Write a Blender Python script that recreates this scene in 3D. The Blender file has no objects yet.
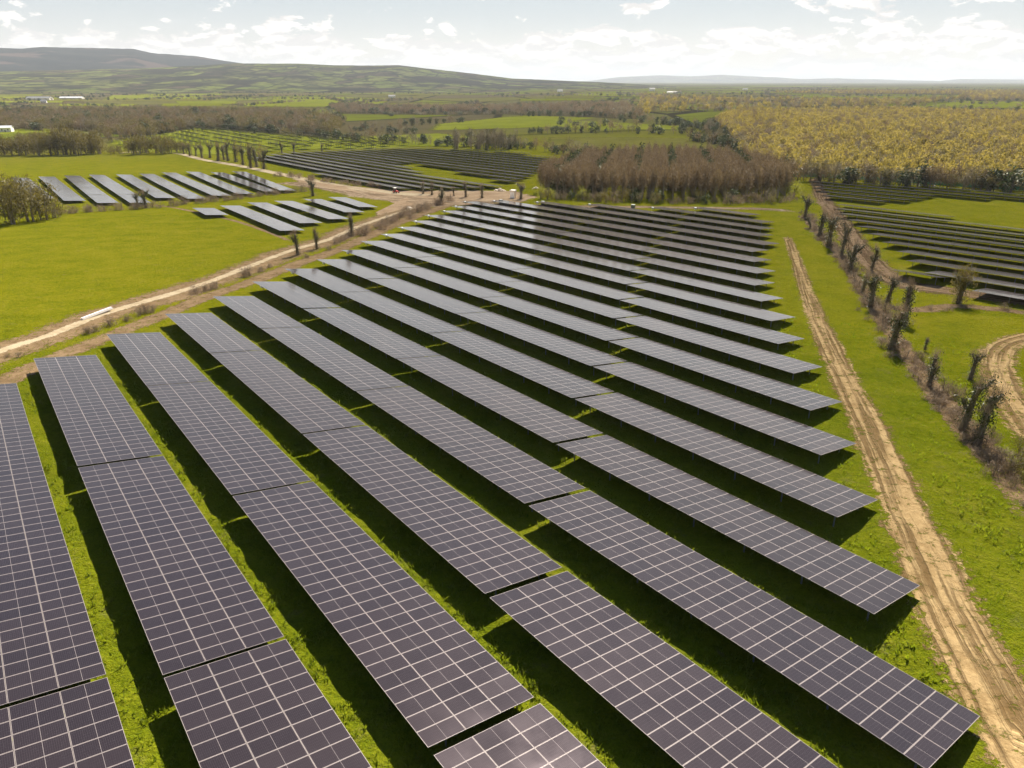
import bpy, math, random
import numpy as np
from mathutils import Matrix, Vector

rng = np.random.default_rng(7)
random.seed(7)
scene = bpy.context.scene
COL = scene.collection
R = math.radians

# ------------------------------------------------------------------ survey
CAM_F, CAM_HY, YAW, TILT, PITCH, N0, CAM_H = 698.74, 80.83, 0.91268, 0.1640, 9.2707, 0.03, 30.93
G = (-0.01614, -0.04828, 7.296e-05, 1.0627e-04, 3.922e-05)
TH = math.atan((384 - CAM_HY) / CAM_F)
D = np.array([math.cos(YAW), -math.sin(YAW)])      # along a row, towards the track
N = np.array([math.sin(YAW), math.cos(YAW)])       # across the rows, towards the south
MW, ML = 1.136, 2.30
TW = 3 * ML
SUN_AZ, SUN_EL = R(17), R(45.2)


def soft(v, a, b):
    s = np.abs(v)
    return np.sign(v) * np.where(s < a, s, a + (b - a) * np.tanh((s - a) / (b - a)))


def gz(x, y):
    x = soft(np.asarray(x, float), 70, 140)
    y = soft(np.asarray(y, float), 230, 420)
    return G[0] * x + G[1] * y + G[2] * x * x + G[3] * x * y + G[4] * y * y


def gz1(x, y):
    return float(gz(x, y))


def spot(px, py, h=0.0):
    """Where on the ground a surveyed sight line lands (x, y)."""
    dx, dy = (px - 512) / CAM_F, (384 - py) / CAM_F
    d = np.array([dx, math.cos(TH) + dy * math.sin(TH), -math.sin(TH) + dy * math.cos(TH)])
    f = lambda t: d[2] * t + CAM_H - gz1(d[0] * t, d[1] * t) - h
    lo = t = 1.0
    while f(t) > 0 and t < 30000:
        lo = t
        t *= 1.03
    hi = t
    for _ in range(36):
        m = (lo + hi) / 2
        if f(m) > 0:
            lo = m
        else:
            hi = m
    return d[:2] * lo


def spots(pts, h=0.0):
    return np.array([spot(a, b, h) for a, b in pts])


def uv_of(P):
    return float(P @ D), float(P @ N) - N0


ORD = ("first second third fourth fifth sixth seventh eighth ninth tenth eleventh twelfth thirteenth fourteenth fifteenth sixteenth "
       "seventeenth eighteenth nineteenth twentieth").split()
ORD += ["twenty-" + o for o in ORD[:9]] + ["thirtieth"] + ["thirty-" + o for o in ORD[:9]] + ["fortieth"] + ["forty-" + o for o in ORD[:9]]


# ------------------------------------------------------------------ mesh helpers
class MB:
    def __init__(self):
        self.v, self.f, self.m, self.uv = [], [], [], []
        self.n = 0

    def add(self, verts, faces, mat=0, uvs=None):
        verts = np.asarray(verts, float)
        self.v.append(verts)
        for i, f in enumerate(faces):
            self.f.append(tuple(int(a) + self.n for a in f))
            self.m.append(mat)
            self.uv.append(uvs[i] if uvs is not None else None)
        self.n += len(verts)

    def box(self, c, s, mat=0, rot=None):
        x, y, z = s[0] / 2, s[1] / 2, s[2] / 2
        v = np.array([[-x, -y, -z], [x, -y, -z], [x, y, -z], [-x, y, -z], [-x, -y, z], [x, -y, z], [x, y, z], [-x, y, z]])
        if rot is not None:
            v = v @ np.asarray(rot).T
        self.add(v + np.asarray(c, float), [(3, 2, 1, 0), (4, 5, 6, 7), (0, 1, 5, 4), (1, 2, 6, 5), (2, 3, 7, 6), (3, 0, 4, 7)], mat)

    def tube(self, pts, rad, sides=6, mat=0, cap=True):
        pts = [np.asarray(p, float) for p in pts]
        rings = []
        for i, p in enumerate(pts):
            t = pts[min(i + 1, len(pts) - 1)] - pts[max(i - 1, 0)]
            t = t / (np.linalg.norm(t) + 1e-9)
            a = np.cross(t, [0.31, 0.95, 0.07])
            a /= np.linalg.norm(a) + 1e-9
            b = np.cross(t, a)
            ang = np.arange(sides) / sides * 2 * math.pi
            rings.append(p + rad[i] * (np.cos(ang)[:, None] * a + np.sin(ang)[:, None] * b))
        v = np.concatenate(rings)
        f = []
        for i in range(len(pts) - 1):
            for k in range(sides):
                k2 = (k + 1) % sides
                f.append((i * sides + k, i * sides + k2, (i + 1) * sides + k2, (i + 1) * sides + k))
        if cap:
            f.append(tuple(range(sides))[::-1])
            f.append(tuple(range((len(pts) - 1) * sides, len(pts) * sides)))
        self.add(v, f, mat)

    def mesh(self, name, mats, smooth=False):
        me = bpy.data.meshes.new(name)
        v = np.concatenate(self.v) if self.v else np.zeros((0, 3))
        me.from_pydata(v.tolist(), [], self.f)
        for m in mats if isinstance(mats, (list, tuple)) else [mats]:
            me.materials.append(m)
        me.polygons.foreach_set("material_index", self.m)
        if any(u is not None for u in self.uv):
            lay = me.uv_layers.new(name="UVMap")
            flat = []
            for f, u in zip(self.f, self.uv):
                flat += list(u) if u is not None else [(0.5, 0.5)] * len(f)
            lay.data.foreach_set("uv", np.array(flat, float).ravel())
        if smooth:
            me.polygons.foreach_set("use_smooth", [True] * len(me.polygons))
        me.update()
        return me


def quads_mesh(name, verts, k, mats, mat_idx=None):
    """verts: (n*k,3) -> n separate k-gons."""
    me = bpy.data.meshes.new(name)
    nv = len(verts)
    nf = nv // k
    me.vertices.add(nv)
    me.vertices.foreach_set("co", np.asarray(verts, np.float32).ravel())
    me.loops.add(nv)
    me.loops.foreach_set("vertex_index", np.arange(nv, dtype=np.int32))
    me.polygons.add(nf)
    me.polygons.foreach_set("loop_start", np.arange(0, nv, k, dtype=np.int32))
    for m in mats:
        me.materials.append(m)
    if mat_idx is not None:
        me.polygons.foreach_set("material_index", mat_idx)
    me.update(calc_edges=True)
    return me


def link(name, me, parent=None, loc=None):
    o = bpy.data.objects.new(name, me)
    COL.objects.link(o)
    if parent is not None:
        o.parent = parent
    if loc is not None:
        o.location = loc
    return o


def tag(o, label=None, cat=None, group=None, kind=None):
    if label:
        o["label"] = label
    if cat:
        o["category"] = cat
    if group:
        o["group"] = group
    if kind:
        o["kind"] = kind
    return o


def empty(name, loc=(0, 0, 0), rz=0.0):
    o = bpy.data.objects.new(name, None)
    o.empty_display_size = 0.3
    COL.objects.link(o)
    o.location = loc
    o.rotation_euler = (0, 0, rz)
    return o


# ------------------------------------------------------------------ materials
class NT:
    def __init__(self, name):
        self.mat = bpy.data.materials.new(name)
        self.mat.use_nodes = True
        self.t = self.mat.node_tree
        self.t.nodes.clear()
        self.out = self.t.nodes.new("ShaderNodeOutputMaterial")

    def n(self, typ, **kw):
        nd = self.t.nodes.new("ShaderNode" + typ)
        for k, v in kw.items():
            if k.startswith("_"):
                setattr(nd, k[1:], v)
            else:
                self.set(nd.inputs[int(k[1:]) if k[0] == "i" and k[1:].isdigit() else k.replace("__", " ")], v)
        return nd

    def set(self, sock, v):
        if hasattr(v, "is_linked") or hasattr(v, "links"):
            self.t.links.new(v, sock)
        elif isinstance(v, (tuple, list)) and len(v) == 3 and sock.type == "RGBA":
            sock.default_value = (*v, 1)
        else:
            sock.default_value = v

    def math(self, op, a, b=None, c=None, clamp=False):
        nd = self.n("Math", _operation=op, _use_clamp=clamp, i0=a)
        if b is not None:
            self.set(nd.inputs[1], b)
        if c is not None:
            self.set(nd.inputs[2], c)
        return nd.outputs[0]

    def mix(self, f, a, b, blend="MIX"):
        nd = self.t.nodes.new("ShaderNodeMix")
        nd.data_type = "RGBA"
        nd.blend_type = blend
        self.set(nd.inputs[0], f)
        self.set(nd.inputs[6], a)
        self.set(nd.inputs[7], b)
        return nd.outputs[2]

    def noise(self, vec, scale, detail=4, rough=0.55, dist=0.0):
        nd = self.n("TexNoise", Scale=scale, Detail=detail, Roughness=rough, Distortion=dist)
        if vec is not None:
            self.set(nd.inputs["Vector"], vec)
        return nd.outputs["Fac"]

    def ramp(self, f, lo, hi, a=0.0, b=1.0, smooth=True):
        nd = self.n("MapRange", _interpolation_type="SMOOTHSTEP" if smooth else "LINEAR", Value=f)
        for k, v in (("From Min", lo), ("From Max", hi), ("To Min", a), ("To Max", b)):
            self.set(nd.inputs[k], v)
        return nd.outputs[0]

    def stops(self, f, st):
        nd = self.n("ValToRGB", Fac=f)
        e = nd.color_ramp.elements
        while len(e) > 1:
            e.remove(e[-1])
        e[0].position, e[0].color = st[0][0], (*st[0][1], 1)
        for p, c in st[1:]:
            x = e.new(p)
            x.color = (*c, 1)
        return nd.outputs[0]

    def bump(self, h, dist=0.1, strength=1.0):
        return self.n("Bump", Height=h, Distance=dist, Strength=strength).outputs[0]

    def done(self, sh):
        self.t.links.new(sh, self.out.inputs["Surface"])
        return self.mat


def simple(name, col, rough=0.6, metal=0.0, var=0.15, scale=6.0):
    m = NT(name)
    tc = m.n("TexCoord").outputs["Object"]
    f = m.noise(tc, scale, 5)
    c = m.mix(f, tuple(x * (1 - var) for x in col), tuple(min(1, x * (1 + var)) for x in col))
    return m.done(m.n("BsdfPrincipled", Base__Color=c, Roughness=rough, Metallic=metal).outputs[0])


def leaf_mat(name, stops, trans=0.35, tcol=None, rough=0.7, tree_var=0.35):
    m = NT(name)
    gi = m.n("NewGeometry")
    oi = m.n("ObjectInfo")
    f = m.math("MULTIPLY_ADD", gi.outputs["Random Per Island"], 1 - tree_var, m.math("MULTIPLY", oi.outputs["Random"], tree_var))
    c = m.stops(f, stops)
    d = m.n("BsdfPrincipled", Base__Color=c, Roughness=rough, Specular__IOR__Level=0.25).outputs[0]
    tr = m.n("BsdfTranslucent", Color=m.mix(0.5, c, tcol) if tcol else c).outputs[0]
    return m.done(m.n("MixShader", i0=trans, i1=d, i2=tr).outputs[0])


M = {}
M["bark"] = simple("bark", (0.10, 0.08, 0.06), 0.9, var=0.4, scale=3)
M["bark_grey"] = simple("bark_grey", (0.17, 0.14, 0.11), 0.9, var=0.35, scale=3)
M["steel"] = simple("galvanised_steel", (0.16, 0.165, 0.17), 0.6, 0.5)
M["back"] = simple("module_back", (0.03, 0.03, 0.035), 0.5)
M["white_box"] = simple("white_enclosure", (0.62, 0.65, 0.68), 0.5)
M["concrete"] = simple("pale_render", (0.55, 0.52, 0.47), 0.8)
M["white_wall"] = simple("white_wall", (0.55, 0.54, 0.51), 0.8)
M["slate"] = simple("slate_roof", (0.11, 0.115, 0.125), 0.7)
M["tin"] = simple("tin_roof", (0.5, 0.52, 0.55), 0.5, 0.2)
M["dark_glass"] = simple("window_glass", (0.03, 0.035, 0.04), 0.15)
M["door"] = simple("painted_door", (0.08, 0.10, 0.11), 0.5)
M["red"] = simple("red_paint", (0.42, 0.03, 0.03), 0.4)
M["black"] = simple("black_rubber", (0.02, 0.02, 0.02), 0.8)
M["rubble"] = simple("pale_rubble", (0.5, 0.45, 0.38), 0.95, var=0.4, scale=4)
M["beam"] = simple("white_beam", (0.50, 0.48, 0.46), 0.55, var=0.08)
M["net"] = simple("green_net", (0.06, 0.22, 0.16), 0.8)
M["twig"] = leaf_mat("twig", [(0, (0.08, 0.058, 0.04)), (0.5, (0.165, 0.12, 0.08)), (1, (0.27, 0.20, 0.13))], 0.2)
M["ivy"] = leaf_mat("ivy", [(0, (0.012, 0.018, 0.006)), (0.6, (0.035, 0.045, 0.013)), (1, (0.075, 0.08, 0.025))], 0.15, rough=0.5)
M["scrub"] = leaf_mat("scrub", [(0, (0.028, 0.024, 0.009)), (0.5, (0.064, 0.054, 0.018)), (1, (0.13, 0.105, 0.030))], 0.25, (0.25, 0.2, 0.03))
M["brownwood"] = leaf_mat("brownwood", [(0, (0.05, 0.036, 0.02)), (0.5, (0.13, 0.092, 0.048)), (0.9, (0.22, 0.155, 0.075)), (1, (0.20, 0.18, 0.06))], 0.3)
M["greywood"] = leaf_mat("greywood", [(0, (0.05, 0.042, 0.028)), (0.5, (0.115, 0.098, 0.06)), (1, (0.21, 0.175, 0.105))], 0.3)
M["larch"] = leaf_mat("larch", [(0, (0.05, 0.033, 0.017)), (0.5, (0.116, 0.080, 0.041)), (0.85, (0.18, 0.128, 0.062)), (1, (0.11, 0.095, 0.036))], 0.3, tree_var=0.45)
M["birch"] = leaf_mat("birch", [(0, (0.055, 0.048, 0.018)), (0.35, (0.115, 0.105, 0.028)), (0.6, (0.19, 0.155, 0.036)), (0.85, (0.27, 0.215, 0.046)), (1, (0.33, 0.265, 0.065))], 0.4, (0.42, 0.32, 0.05), tree_var=0.62)
M["green"] = leaf_mat("dark_evergreen", [(0, (0.014, 0.022, 0.008)), (0.6, (0.04, 0.055, 0.018)), (1, (0.08, 0.095, 0.03))], 0.2)
M["lime"] = leaf_mat("spring_leaf", [(0, (0.07, 0.08, 0.012)), (0.6, (0.16, 0.165, 0.025)), (1, (0.24, 0.23, 0.04))], 0.45, (0.3, 0.3, 0.03))
M["blade"] = leaf_mat("grass_blade", [(0, (0.045, 0.075, 0.004)), (0.5, (0.105, 0.138, 0.006)), (0.9, (0.17, 0.18, 0.012)), (1, (0.26, 0.20, 0.07))], 0.45, (0.22, 0.28, 0.008))


def grass_mat(name, far_fields):
    m = NT(name)
    P = m.n("NewGeometry").outputs["Position"]
    n1 = m.noise(P, 0.02, 4, 0.6)
    n2 = m.noise(P, 0.16, 5, 0.65, 0.4)
    n3 = m.noise(P, 1.5, 6, 0.7)
    n4 = m.noise(P, 7.0, 3, 0.7)
    f = m.math("ADD", m.math("MULTIPLY", n2, 0.5), m.math("ADD", m.math("MULTIPLY", n3, 0.55), m.math("MULTIPLY", n1, 0.15)))
    c = m.stops(f, [(0.38, (0.085, 0.104, 0.005)), (0.52, (0.166, 0.178, 0.006)), (0.64, (0.222, 0.215, 0.009)), (0.78, (0.28, 0.24, 0.024))])
    dead = m.ramp(m.noise(P, 0.42, 6, 0.75, 0.3), 0.56, 0.74)
    c = m.mix(m.math("MULTIPLY", dead, 0.7), c, (0.23, 0.18, 0.06))
    c = m.mix(m.ramp(n4, 0.35, 0.75, 0.0, 0.5), c, (0.045, 0.068, 0.006))
    # greener, darker sward round the near rows, fading out with distance
    near = m.n("VectorMath", _operation="DISTANCE", i0=P, i1=(-5.0, 30.0, 0.0)).outputs["Value"]
    near = m.math("ADD", near, m.math("MULTIPLY", m.math("SUBTRACT", n1, 0.5), 60.0))
    c = m.mix(m.ramp(near, 45, 115, 1.0, 0.0), c, m.mix(1.0, c, (0.72, 0.81, 0.95), "MULTIPLY"))
    h = m.math("ADD", m.math("MULTIPLY", n4, 0.35), m.math("ADD", n3, m.math("MULTIPLY", n2, 0.6)))
    if far_fields:
        # patchwork of fields, each with its own crop, hedges along the seams
        warp = m.n("VectorMath", _operation="MULTIPLY", i0=P, i1=(1.0, 0.62, 0.0)).outputs[0]
        v = m.n("TexVoronoi", _feature="F1", Scale=0.0042, Randomness=0.85)
        m.set(v.inputs["Vector"], warp)
        ve = m.n("TexVoronoi", _feature="DISTANCE_TO_EDGE", Scale=0.0042, Randomness=0.85)
        m.set(ve.inputs["Vector"], warp)
        sep = m.n("SeparateColor", Color=v.outputs["Color"])
        fc = m.stops(sep.outputs[0], [(0.0, (0.14, 0.17, 0.016)), (0.22, (0.185, 0.205, 0.02)), (0.4, (0.15, 0.14, 0.045)), (0.55, (0.14, 0.11, 0.06)),
                                      (0.7, (0.18, 0.17, 0.04)), (0.85, (0.12, 0.095, 0.055)), (1.0, (0.19, 0.215, 0.028))])
        fc = m.mix(m.ramp(n1, 0.3, 0.7, 0, 0.35), fc, (0.075, 0.065, 0.03))
        hedge = m.ramp(ve.outputs["Distance"], 0.012, 0.03, 1, 0)
        fc = m.mix(hedge, fc, (0.045, 0.04, 0.022))
        d = m.n("VectorMath", _operation="LENGTH", i0=P).outputs["Value"]
        c = m.mix(m.ramp(d, 480, 800), c, fc)
    b = m.bump(h, 0.45, 1.0)
    d = m.n("BsdfDiffuse", Color=c, Roughness=1.0, Normal=b).outputs[0]
    return m.done(d)


def field_mat(name, a, b, scale=0.03):
    m = NT(name)
    P = m.n("NewGeometry").outputs["Position"]
    f = m.math("ADD", m.math("MULTIPLY", m.noise(P, scale, 5, 0.65), 0.6), m.math("MULTIPLY", m.noise(P, 1.2, 4, 0.7), 0.4))
    c = m.mix(m.ramp(f, 0.35, 0.65), a, b)
    al = m.n("Attribute", _attribute_name="edge").outputs["Fac"]
    al = m.ramp(m.math("ADD", al, m.math("MULTIPLY", m.math("SUBTRACT", m.noise(P, 0.25, 5, 0.7), 0.5), 1.2)), 0.2, 0.5)
    d = m.n("BsdfDiffuse", Color=c, Roughness=1.0, Normal=m.bump(f, 0.25)).outputs[0]
    return m.done(m.n("MixShader", i0=al, i1=m.n("BsdfTransparent").outputs[0], i2=d).outputs[0])


def dirt_mat(name, a, b, cover=0.5, ruts=True, grassy=0.3):
    """bare earth sheet; ragged see-through edges, wheel ruts follow the 'across' attribute."""
    m = NT(name)
    P = m.n("NewGeometry").outputs["Position"]
    ac = m.n("Attribute", _attribute_name="across").outputs["Fac"]
    n1 = m.noise(P, 0.5, 6, 0.7, 0.5)
    n2 = m.noise(P, 3.5, 5, 0.75)
    n0 = m.noise(P, 0.13, 4, 0.6)
    c = m.mix(m.ramp(m.math("ADD", m.math("MULTIPLY", n1, 0.6), m.math("MULTIPLY", n2, 0.4)), 0.36, 0.62), a, b)
    h = m.math("ADD", n1, m.math("MULTIPLY", n2, 0.5))
    if ruts:
        al_ = m.n("Attribute", _attribute_name="along").outputs["Fac"]
        wv = m.math("ADD", ac, m.math("MULTIPLY", m.math("SUBTRACT", n0, 0.5), 0.35))
        rv = m.n("CombineXYZ", X=m.math("MULTIPLY", wv, 4.2), Y=m.math("MULTIPLY", al_, 0.045), Z=1.0).outputs[0]
        rut = m.ramp(m.noise(rv, 1.0, 4, 0.6, 0.3), 0.38, 0.56)
        c = m.mix(m.math("MULTIPLY", m.math("SUBTRACT", 1.0, rut), 0.75), c, (a[0] * 0.42, a[1] * 0.38, a[2] * 0.34))
        h = m.math("ADD", h, m.math("MULTIPLY", rut, 1.5))
    gr = m.ramp(m.noise(P, 1.1, 6, 0.75, 0.4), 0.75 - grassy * 0.45, 0.85 - grassy * 0.4)
    edge = m.math("SUBTRACT", 1.0, m.math("ABSOLUTE", ac))
    al = m.math("ADD", edge, m.math("MULTIPLY", m.math("SUBTRACT", m.noise(P, 1.6, 7, 0.8, 0.3), 0.5), 2.2))
    al = m.math("ADD", al, m.math("MULTIPLY", m.math("SUBTRACT", n0, 0.5), 1.0))
    al = m.ramp(al, 0.62 - cover, 0.80 - cover)
    al = m.math("MULTIPLY", al, m.math("SUBTRACT", 1.0, m.math("MULTIPLY", gr, 0.85)))
    d = m.n("BsdfDiffuse", Color=c, Roughness=1.0, Normal=m.bump(h, 0.16, 1.0)).outputs[0]
    return m.done(m.n("MixShader", i0=al, i1=m.n("BsdfTransparent").outputs[0], i2=d).outputs[0])


M["grass"] = grass_mat("grass_ground", True)
M["track"] = dirt_mat("track_earth", (0.30, 0.20, 0.09), (0.48, 0.345, 0.17), 0.40, True, 0.5)
M["lane"] = dirt_mat("lane_gravel", (0.36, 0.28, 0.17), (0.52, 0.43, 0.29), 0.5, False, 0.1)
M["verge"] = dirt_mat("verge_earth", (0.15, 0.10, 0.052), (0.28, 0.195, 0.11), 0.42, False, 0.45)
M["bare"] = dirt_mat("bare_earth", (0.25, 0.175, 0.11), (0.42, 0.32, 0.21), 0.4, True, 0.35)
M["dry"] = dirt_mat("dry_grass", (0.20, 0.16, 0.08), (0.34, 0.28, 0.17), 0.15, False, 0.6)
M["path"] = dirt_mat("path_earth", (0.17, 0.115, 0.068), (0.29, 0.205, 0.125), 0.4, True, 0.45)
M["bare_field"] = field_mat("bare_field", (0.27, 0.185, 0.11), (0.42, 0.31, 0.20), 0.12)
M["field_bright"] = field_mat("field_bright", (0.13, 0.15, 0.010), (0.20, 0.205, 0.014), 0.06)
M["field_mid"] = field_mat("field_mid", (0.16, 0.185, 0.016), (0.225, 0.235, 0.024))
M["field_olive"] = field_mat("field_olive", (0.12, 0.118, 0.024), (0.18, 0.165, 0.036))
M["field_rush"] = field_mat("field_rush", (0.10, 0.085, 0.045), (0.16, 0.135, 0.06))
M["litter"] = field_mat("woodland_litter", (0.06, 0.05, 0.028), (0.11, 0.095, 0.04), 0.2)


def glass_mat():
    """one module per UV unit: white border, half-cut seam, cell grid, glass."""
    m = NT("solar_glass")
    uv = m.n("UVMap").outputs[0]
    s = m.n("SeparateXYZ", Vector=uv)
    fu = m.math("FRACT", s.outputs[0])
    fv = m.math("FRACT", s.outputs[1])
    du = m.math("SUBTRACT", 0.5, m.math("ABSOLUTE", m.math("SUBTRACT", fu, 0.5)))
    dv = m.math("SUBTRACT", 0.5, m.math("ABSOLUTE", m.math("SUBTRACT", fv, 0.5)))
    border = m.math("MAXIMUM", m.math("LESS_THAN", du, 0.025), m.math("LESS_THAN", dv, 0.0125))
    seam = m.math("LESS_THAN", m.math("ABSOLUTE", m.math("SUBTRACT", fv, 0.5)), 0.0042)
    cu = m.math("ABSOLUTE", m.math("SUBTRACT", m.math("FRACT", m.math("MULTIPLY", fu, 6.0)), 0.5))
    cv = m.math("ABSOLUTE", m.math("SUBTRACT", m.math("FRACT", m.math("MULTIPLY", fv, 24.0)), 0.5))
    cell = m.math("MAXIMUM", m.math("GREATER_THAN", cu, 0.485), m.math("GREATER_THAN", cv, 0.468))
    P = m.n("NewGeometry").outputs["Position"]
    wn = m.n("TexWhiteNoise", _noise_dimensions="2D")
    fl = m.n("VectorMath", _operation="FLOOR", i0=uv).outputs[0]
    m.set(wn.inputs["Vector"], fl)
    dirt = m.noise(P, 0.35, 5, 0.65)
    base = m.mix(dirt, (0.0045, 0.0032, 0.0048), (0.009, 0.0062, 0.0080))
    tone = m.math("ADD", m.math("MULTIPLY", wn.outputs["Value"], 0.5), m.math("MULTIPLY", m.n("ObjectInfo").outputs["Random"], 0.5))
    base = m.mix(m.ramp(tone, 0.2, 0.8, 0.0, 0.8, False), base, (0.013, 0.009, 0.0105))
    c = m.mix(m.math("MULTIPLY", cell, 0.55), base, (0.048, 0.041, 0.045))
    c = m.mix(m.math("MULTIPLY", seam, 0.7), c, (0.20, 0.18, 0.18))
    c = m.mix(border, c, (0.165, 0.145, 0.142))
    rough = m.math("ADD", m.ramp(dirt, 0.3, 0.7, 0.085, 0.115), m.math("MULTIPLY", m.n("ObjectInfo").outputs["Random"], 0.035))
    bs = m.n("BsdfPrincipled", Base__Color=c, Roughness=rough, IOR=1.42)
    bs.inputs["Specular IOR Level"].default_value = 0.5
    bs.inputs["Specular Tint"].default_value = (0.82, 0.69, 0.80, 1)
    # a film of dust on the glass scatters the low sun forward
    bs.inputs["Coat Weight"].default_value = 0.085
    bs.inputs["Coat Roughness"].default_value = 0.75
    bs.inputs["Coat Tint"].default_value = (1.0, 0.93, 0.88, 1)
    return m.done(bs.outputs[0])


M["pv"] = glass_mat()
M["frame"] = simple("module_frame", (0.165, 0.145, 0.142), 0.45, 0.2, 0.05)


# ------------------------------------------------------------------ ground sheet
def axis(lo, hi, f0, f1, step, grow):
    a = list(np.arange(f0, f1 + step, step))
    s = step
    while a[-1] < hi:
        s *= grow
        a.append(a[-1] + s)
    b, s = a[0], step
    pre = []
    while b > lo:
        s *= grow
        b -= s
        pre.append(b)
    return np.array(pre[::-1] + a)


def vnoise(x, y, seed):
    """smooth lattice noise 0..1"""
    tab = np.random.default_rng(seed).random((256, 256))
    xi, yi = np.floor(x).astype(int), np.floor(y).astype(int)
    fx, fy = x - xi, y - yi
    fx, fy = fx * fx * (3 - 2 * fx), fy * fy * (3 - 2 * fy)
    a, b = tab[xi % 256, yi % 256], tab[(xi + 1) % 256, yi % 256]
    c, d = tab[xi % 256, (yi + 1) % 256], tab[(xi + 1) % 256, (yi + 1) % 256]
    return (a * (1 - fx) + b * fx) * (1 - fy) + (c * (1 - fx) + d * fx) * fy


xs = axis(-30000, 30000, -72, 62, 0.42, 1.035)
ys = axis(-4000, 34000, 14, 125, 0.42, 1.03)
X, Y = np.meshgrid(xs, ys)
Z = gz(X, Y)
hollow = 0.20 * vnoise(X / 1.5, Y / 1.5, 1) * vnoise(X / 6, Y / 6, 2) * 2 + 0.13 * vnoise(X / 0.9, Y / 0.9, 3)
DROP = hollow * np.clip((170 - np.hypot(X, Y)) / 60, 0, 1)
me = bpy.data.meshes.new("ground")
nx, ny = len(xs), len(ys)
idx = np.arange(nx * ny).reshape(ny, nx)
F = np.stack([idx[:-1, :-1], idx[:-1, 1:], idx[1:, 1:], idx[1:, :-1]], -1).reshape(-1, 4)
me.vertices.add(nx * ny)
me.vertices.foreach_set("co", np.stack([X, Y, Z], -1).astype(np.float32).ravel())
me.loops.add(F.size)
me.loops.foreach_set("vertex_index", F.astype(np.int32).ravel())
me.polygons.add(len(F))
me.polygons.foreach_set("loop_start", np.arange(0, F.size, 4, dtype=np.int32))
me.polygons.foreach_set("use_smooth", np.ones(len(F), bool))
me.materials.append(M["grass"])
me.update(calc_edges=True)
tag(link("ground", me), kind="structure")
GROUND = me
STRIPS = []


def resample(P, step):
    P = np.asarray(P, float)
    # Catmull-Rom through the points, then even spacing
    Q = np.vstack([2 * P[0] - P[1], P, 2 * P[-1] - P[-2]])
    out = []
    for i in range(1, len(Q) - 2):
        for t in np.linspace(0, 1, 20, endpoint=False):
            a, b, c, d = Q[i - 1], Q[i], Q[i + 1], Q[i + 2]
            out.append(0.5 * (2 * b + (c - a) * t + (2 * a - 5 * b + 4 * c - d) * t * t + (3 * b - a - 3 * c + d) * t ** 3))
    out = np.array(out + [P[-1]])
    s = np.concatenate([[0], np.cumsum(np.linalg.norm(np.diff(out, axis=0), axis=1))])
    k = max(3, int(s[-1] / step))
    q = np.linspace(0, s[-1], k)
    return np.stack([np.interp(q, s, out[:, 0]), np.interp(q, s, out[:, 1])], -1)


def strip(name, pts, w0, w1, mat, dz, step=1.5, cross=9, ends=True):
    P = resample(pts, step)
    T = np.gradient(P, axis=0)
    T /= np.linalg.norm(T, axis=1)[:, None] + 1e-9
    S = np.stack([T[:, 1], -T[:, 0]], -1)
    k = len(P)
    STRIPS.append((P, max(w0, w1) / 2))
    a = np.linspace(-1, 1, cross)
    wid = np.linspace(w0, w1, k) * 0.5
    XY = P[:, None, :] + S[:, None, :] * (a[None, :] * wid[:, None])[:, :, None]
    z = gz(XY[..., 0], XY[..., 1]) + dz
    verts = np.concatenate([XY, z[..., None]], -1).reshape(-1, 3)
    ii = np.arange(k * cross).reshape(k, cross)
    faces = np.stack([ii[:-1, :-1], ii[:-1, 1:], ii[1:, 1:], ii[1:, :-1]], -1).reshape(-1, 4)
    me = bpy.data.meshes.new(name)
    me.from_pydata(verts.tolist(), [], faces.tolist())
    at = me.attributes.new("across", "FLOAT", "POINT")
    v = np.repeat(a[None, :], k, 0)
    if ends:
        e = np.clip(1 - np.minimum(np.arange(k), np.arange(k)[::-1]) / max(3, k * 0.06), 0, 1)
        v = np.where(np.abs(v) < e[:, None], np.sign(v + 1e-6) * e[:, None], v)
    at.data.foreach_set("value", v.ravel().astype(np.float32))
    at = me.attributes.new("along", "FLOAT", "POINT")
    at.data.foreach_set("value", np.repeat(np.arange(k) * step, cross).astype(np.float32))
    me.materials.append(mat)
    me.polygons.foreach_set("use_smooth", [True] * len(me.polygons))
    return tag(link(name, me), kind="structure")


def inside(px, py, poly):
    c = np.zeros(np.shape(px), bool)
    n = len(poly)
    j = n - 1
    for i in range(n):
        xi, yi = poly[i]
        xj, yj = poly[j]
        t = ((yi > py) != (yj > py)) & (px < (xj - xi) * (py - yi) / (yj - yi + 1e-12) + xi)
        c ^= t
        j = i
    return c


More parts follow.
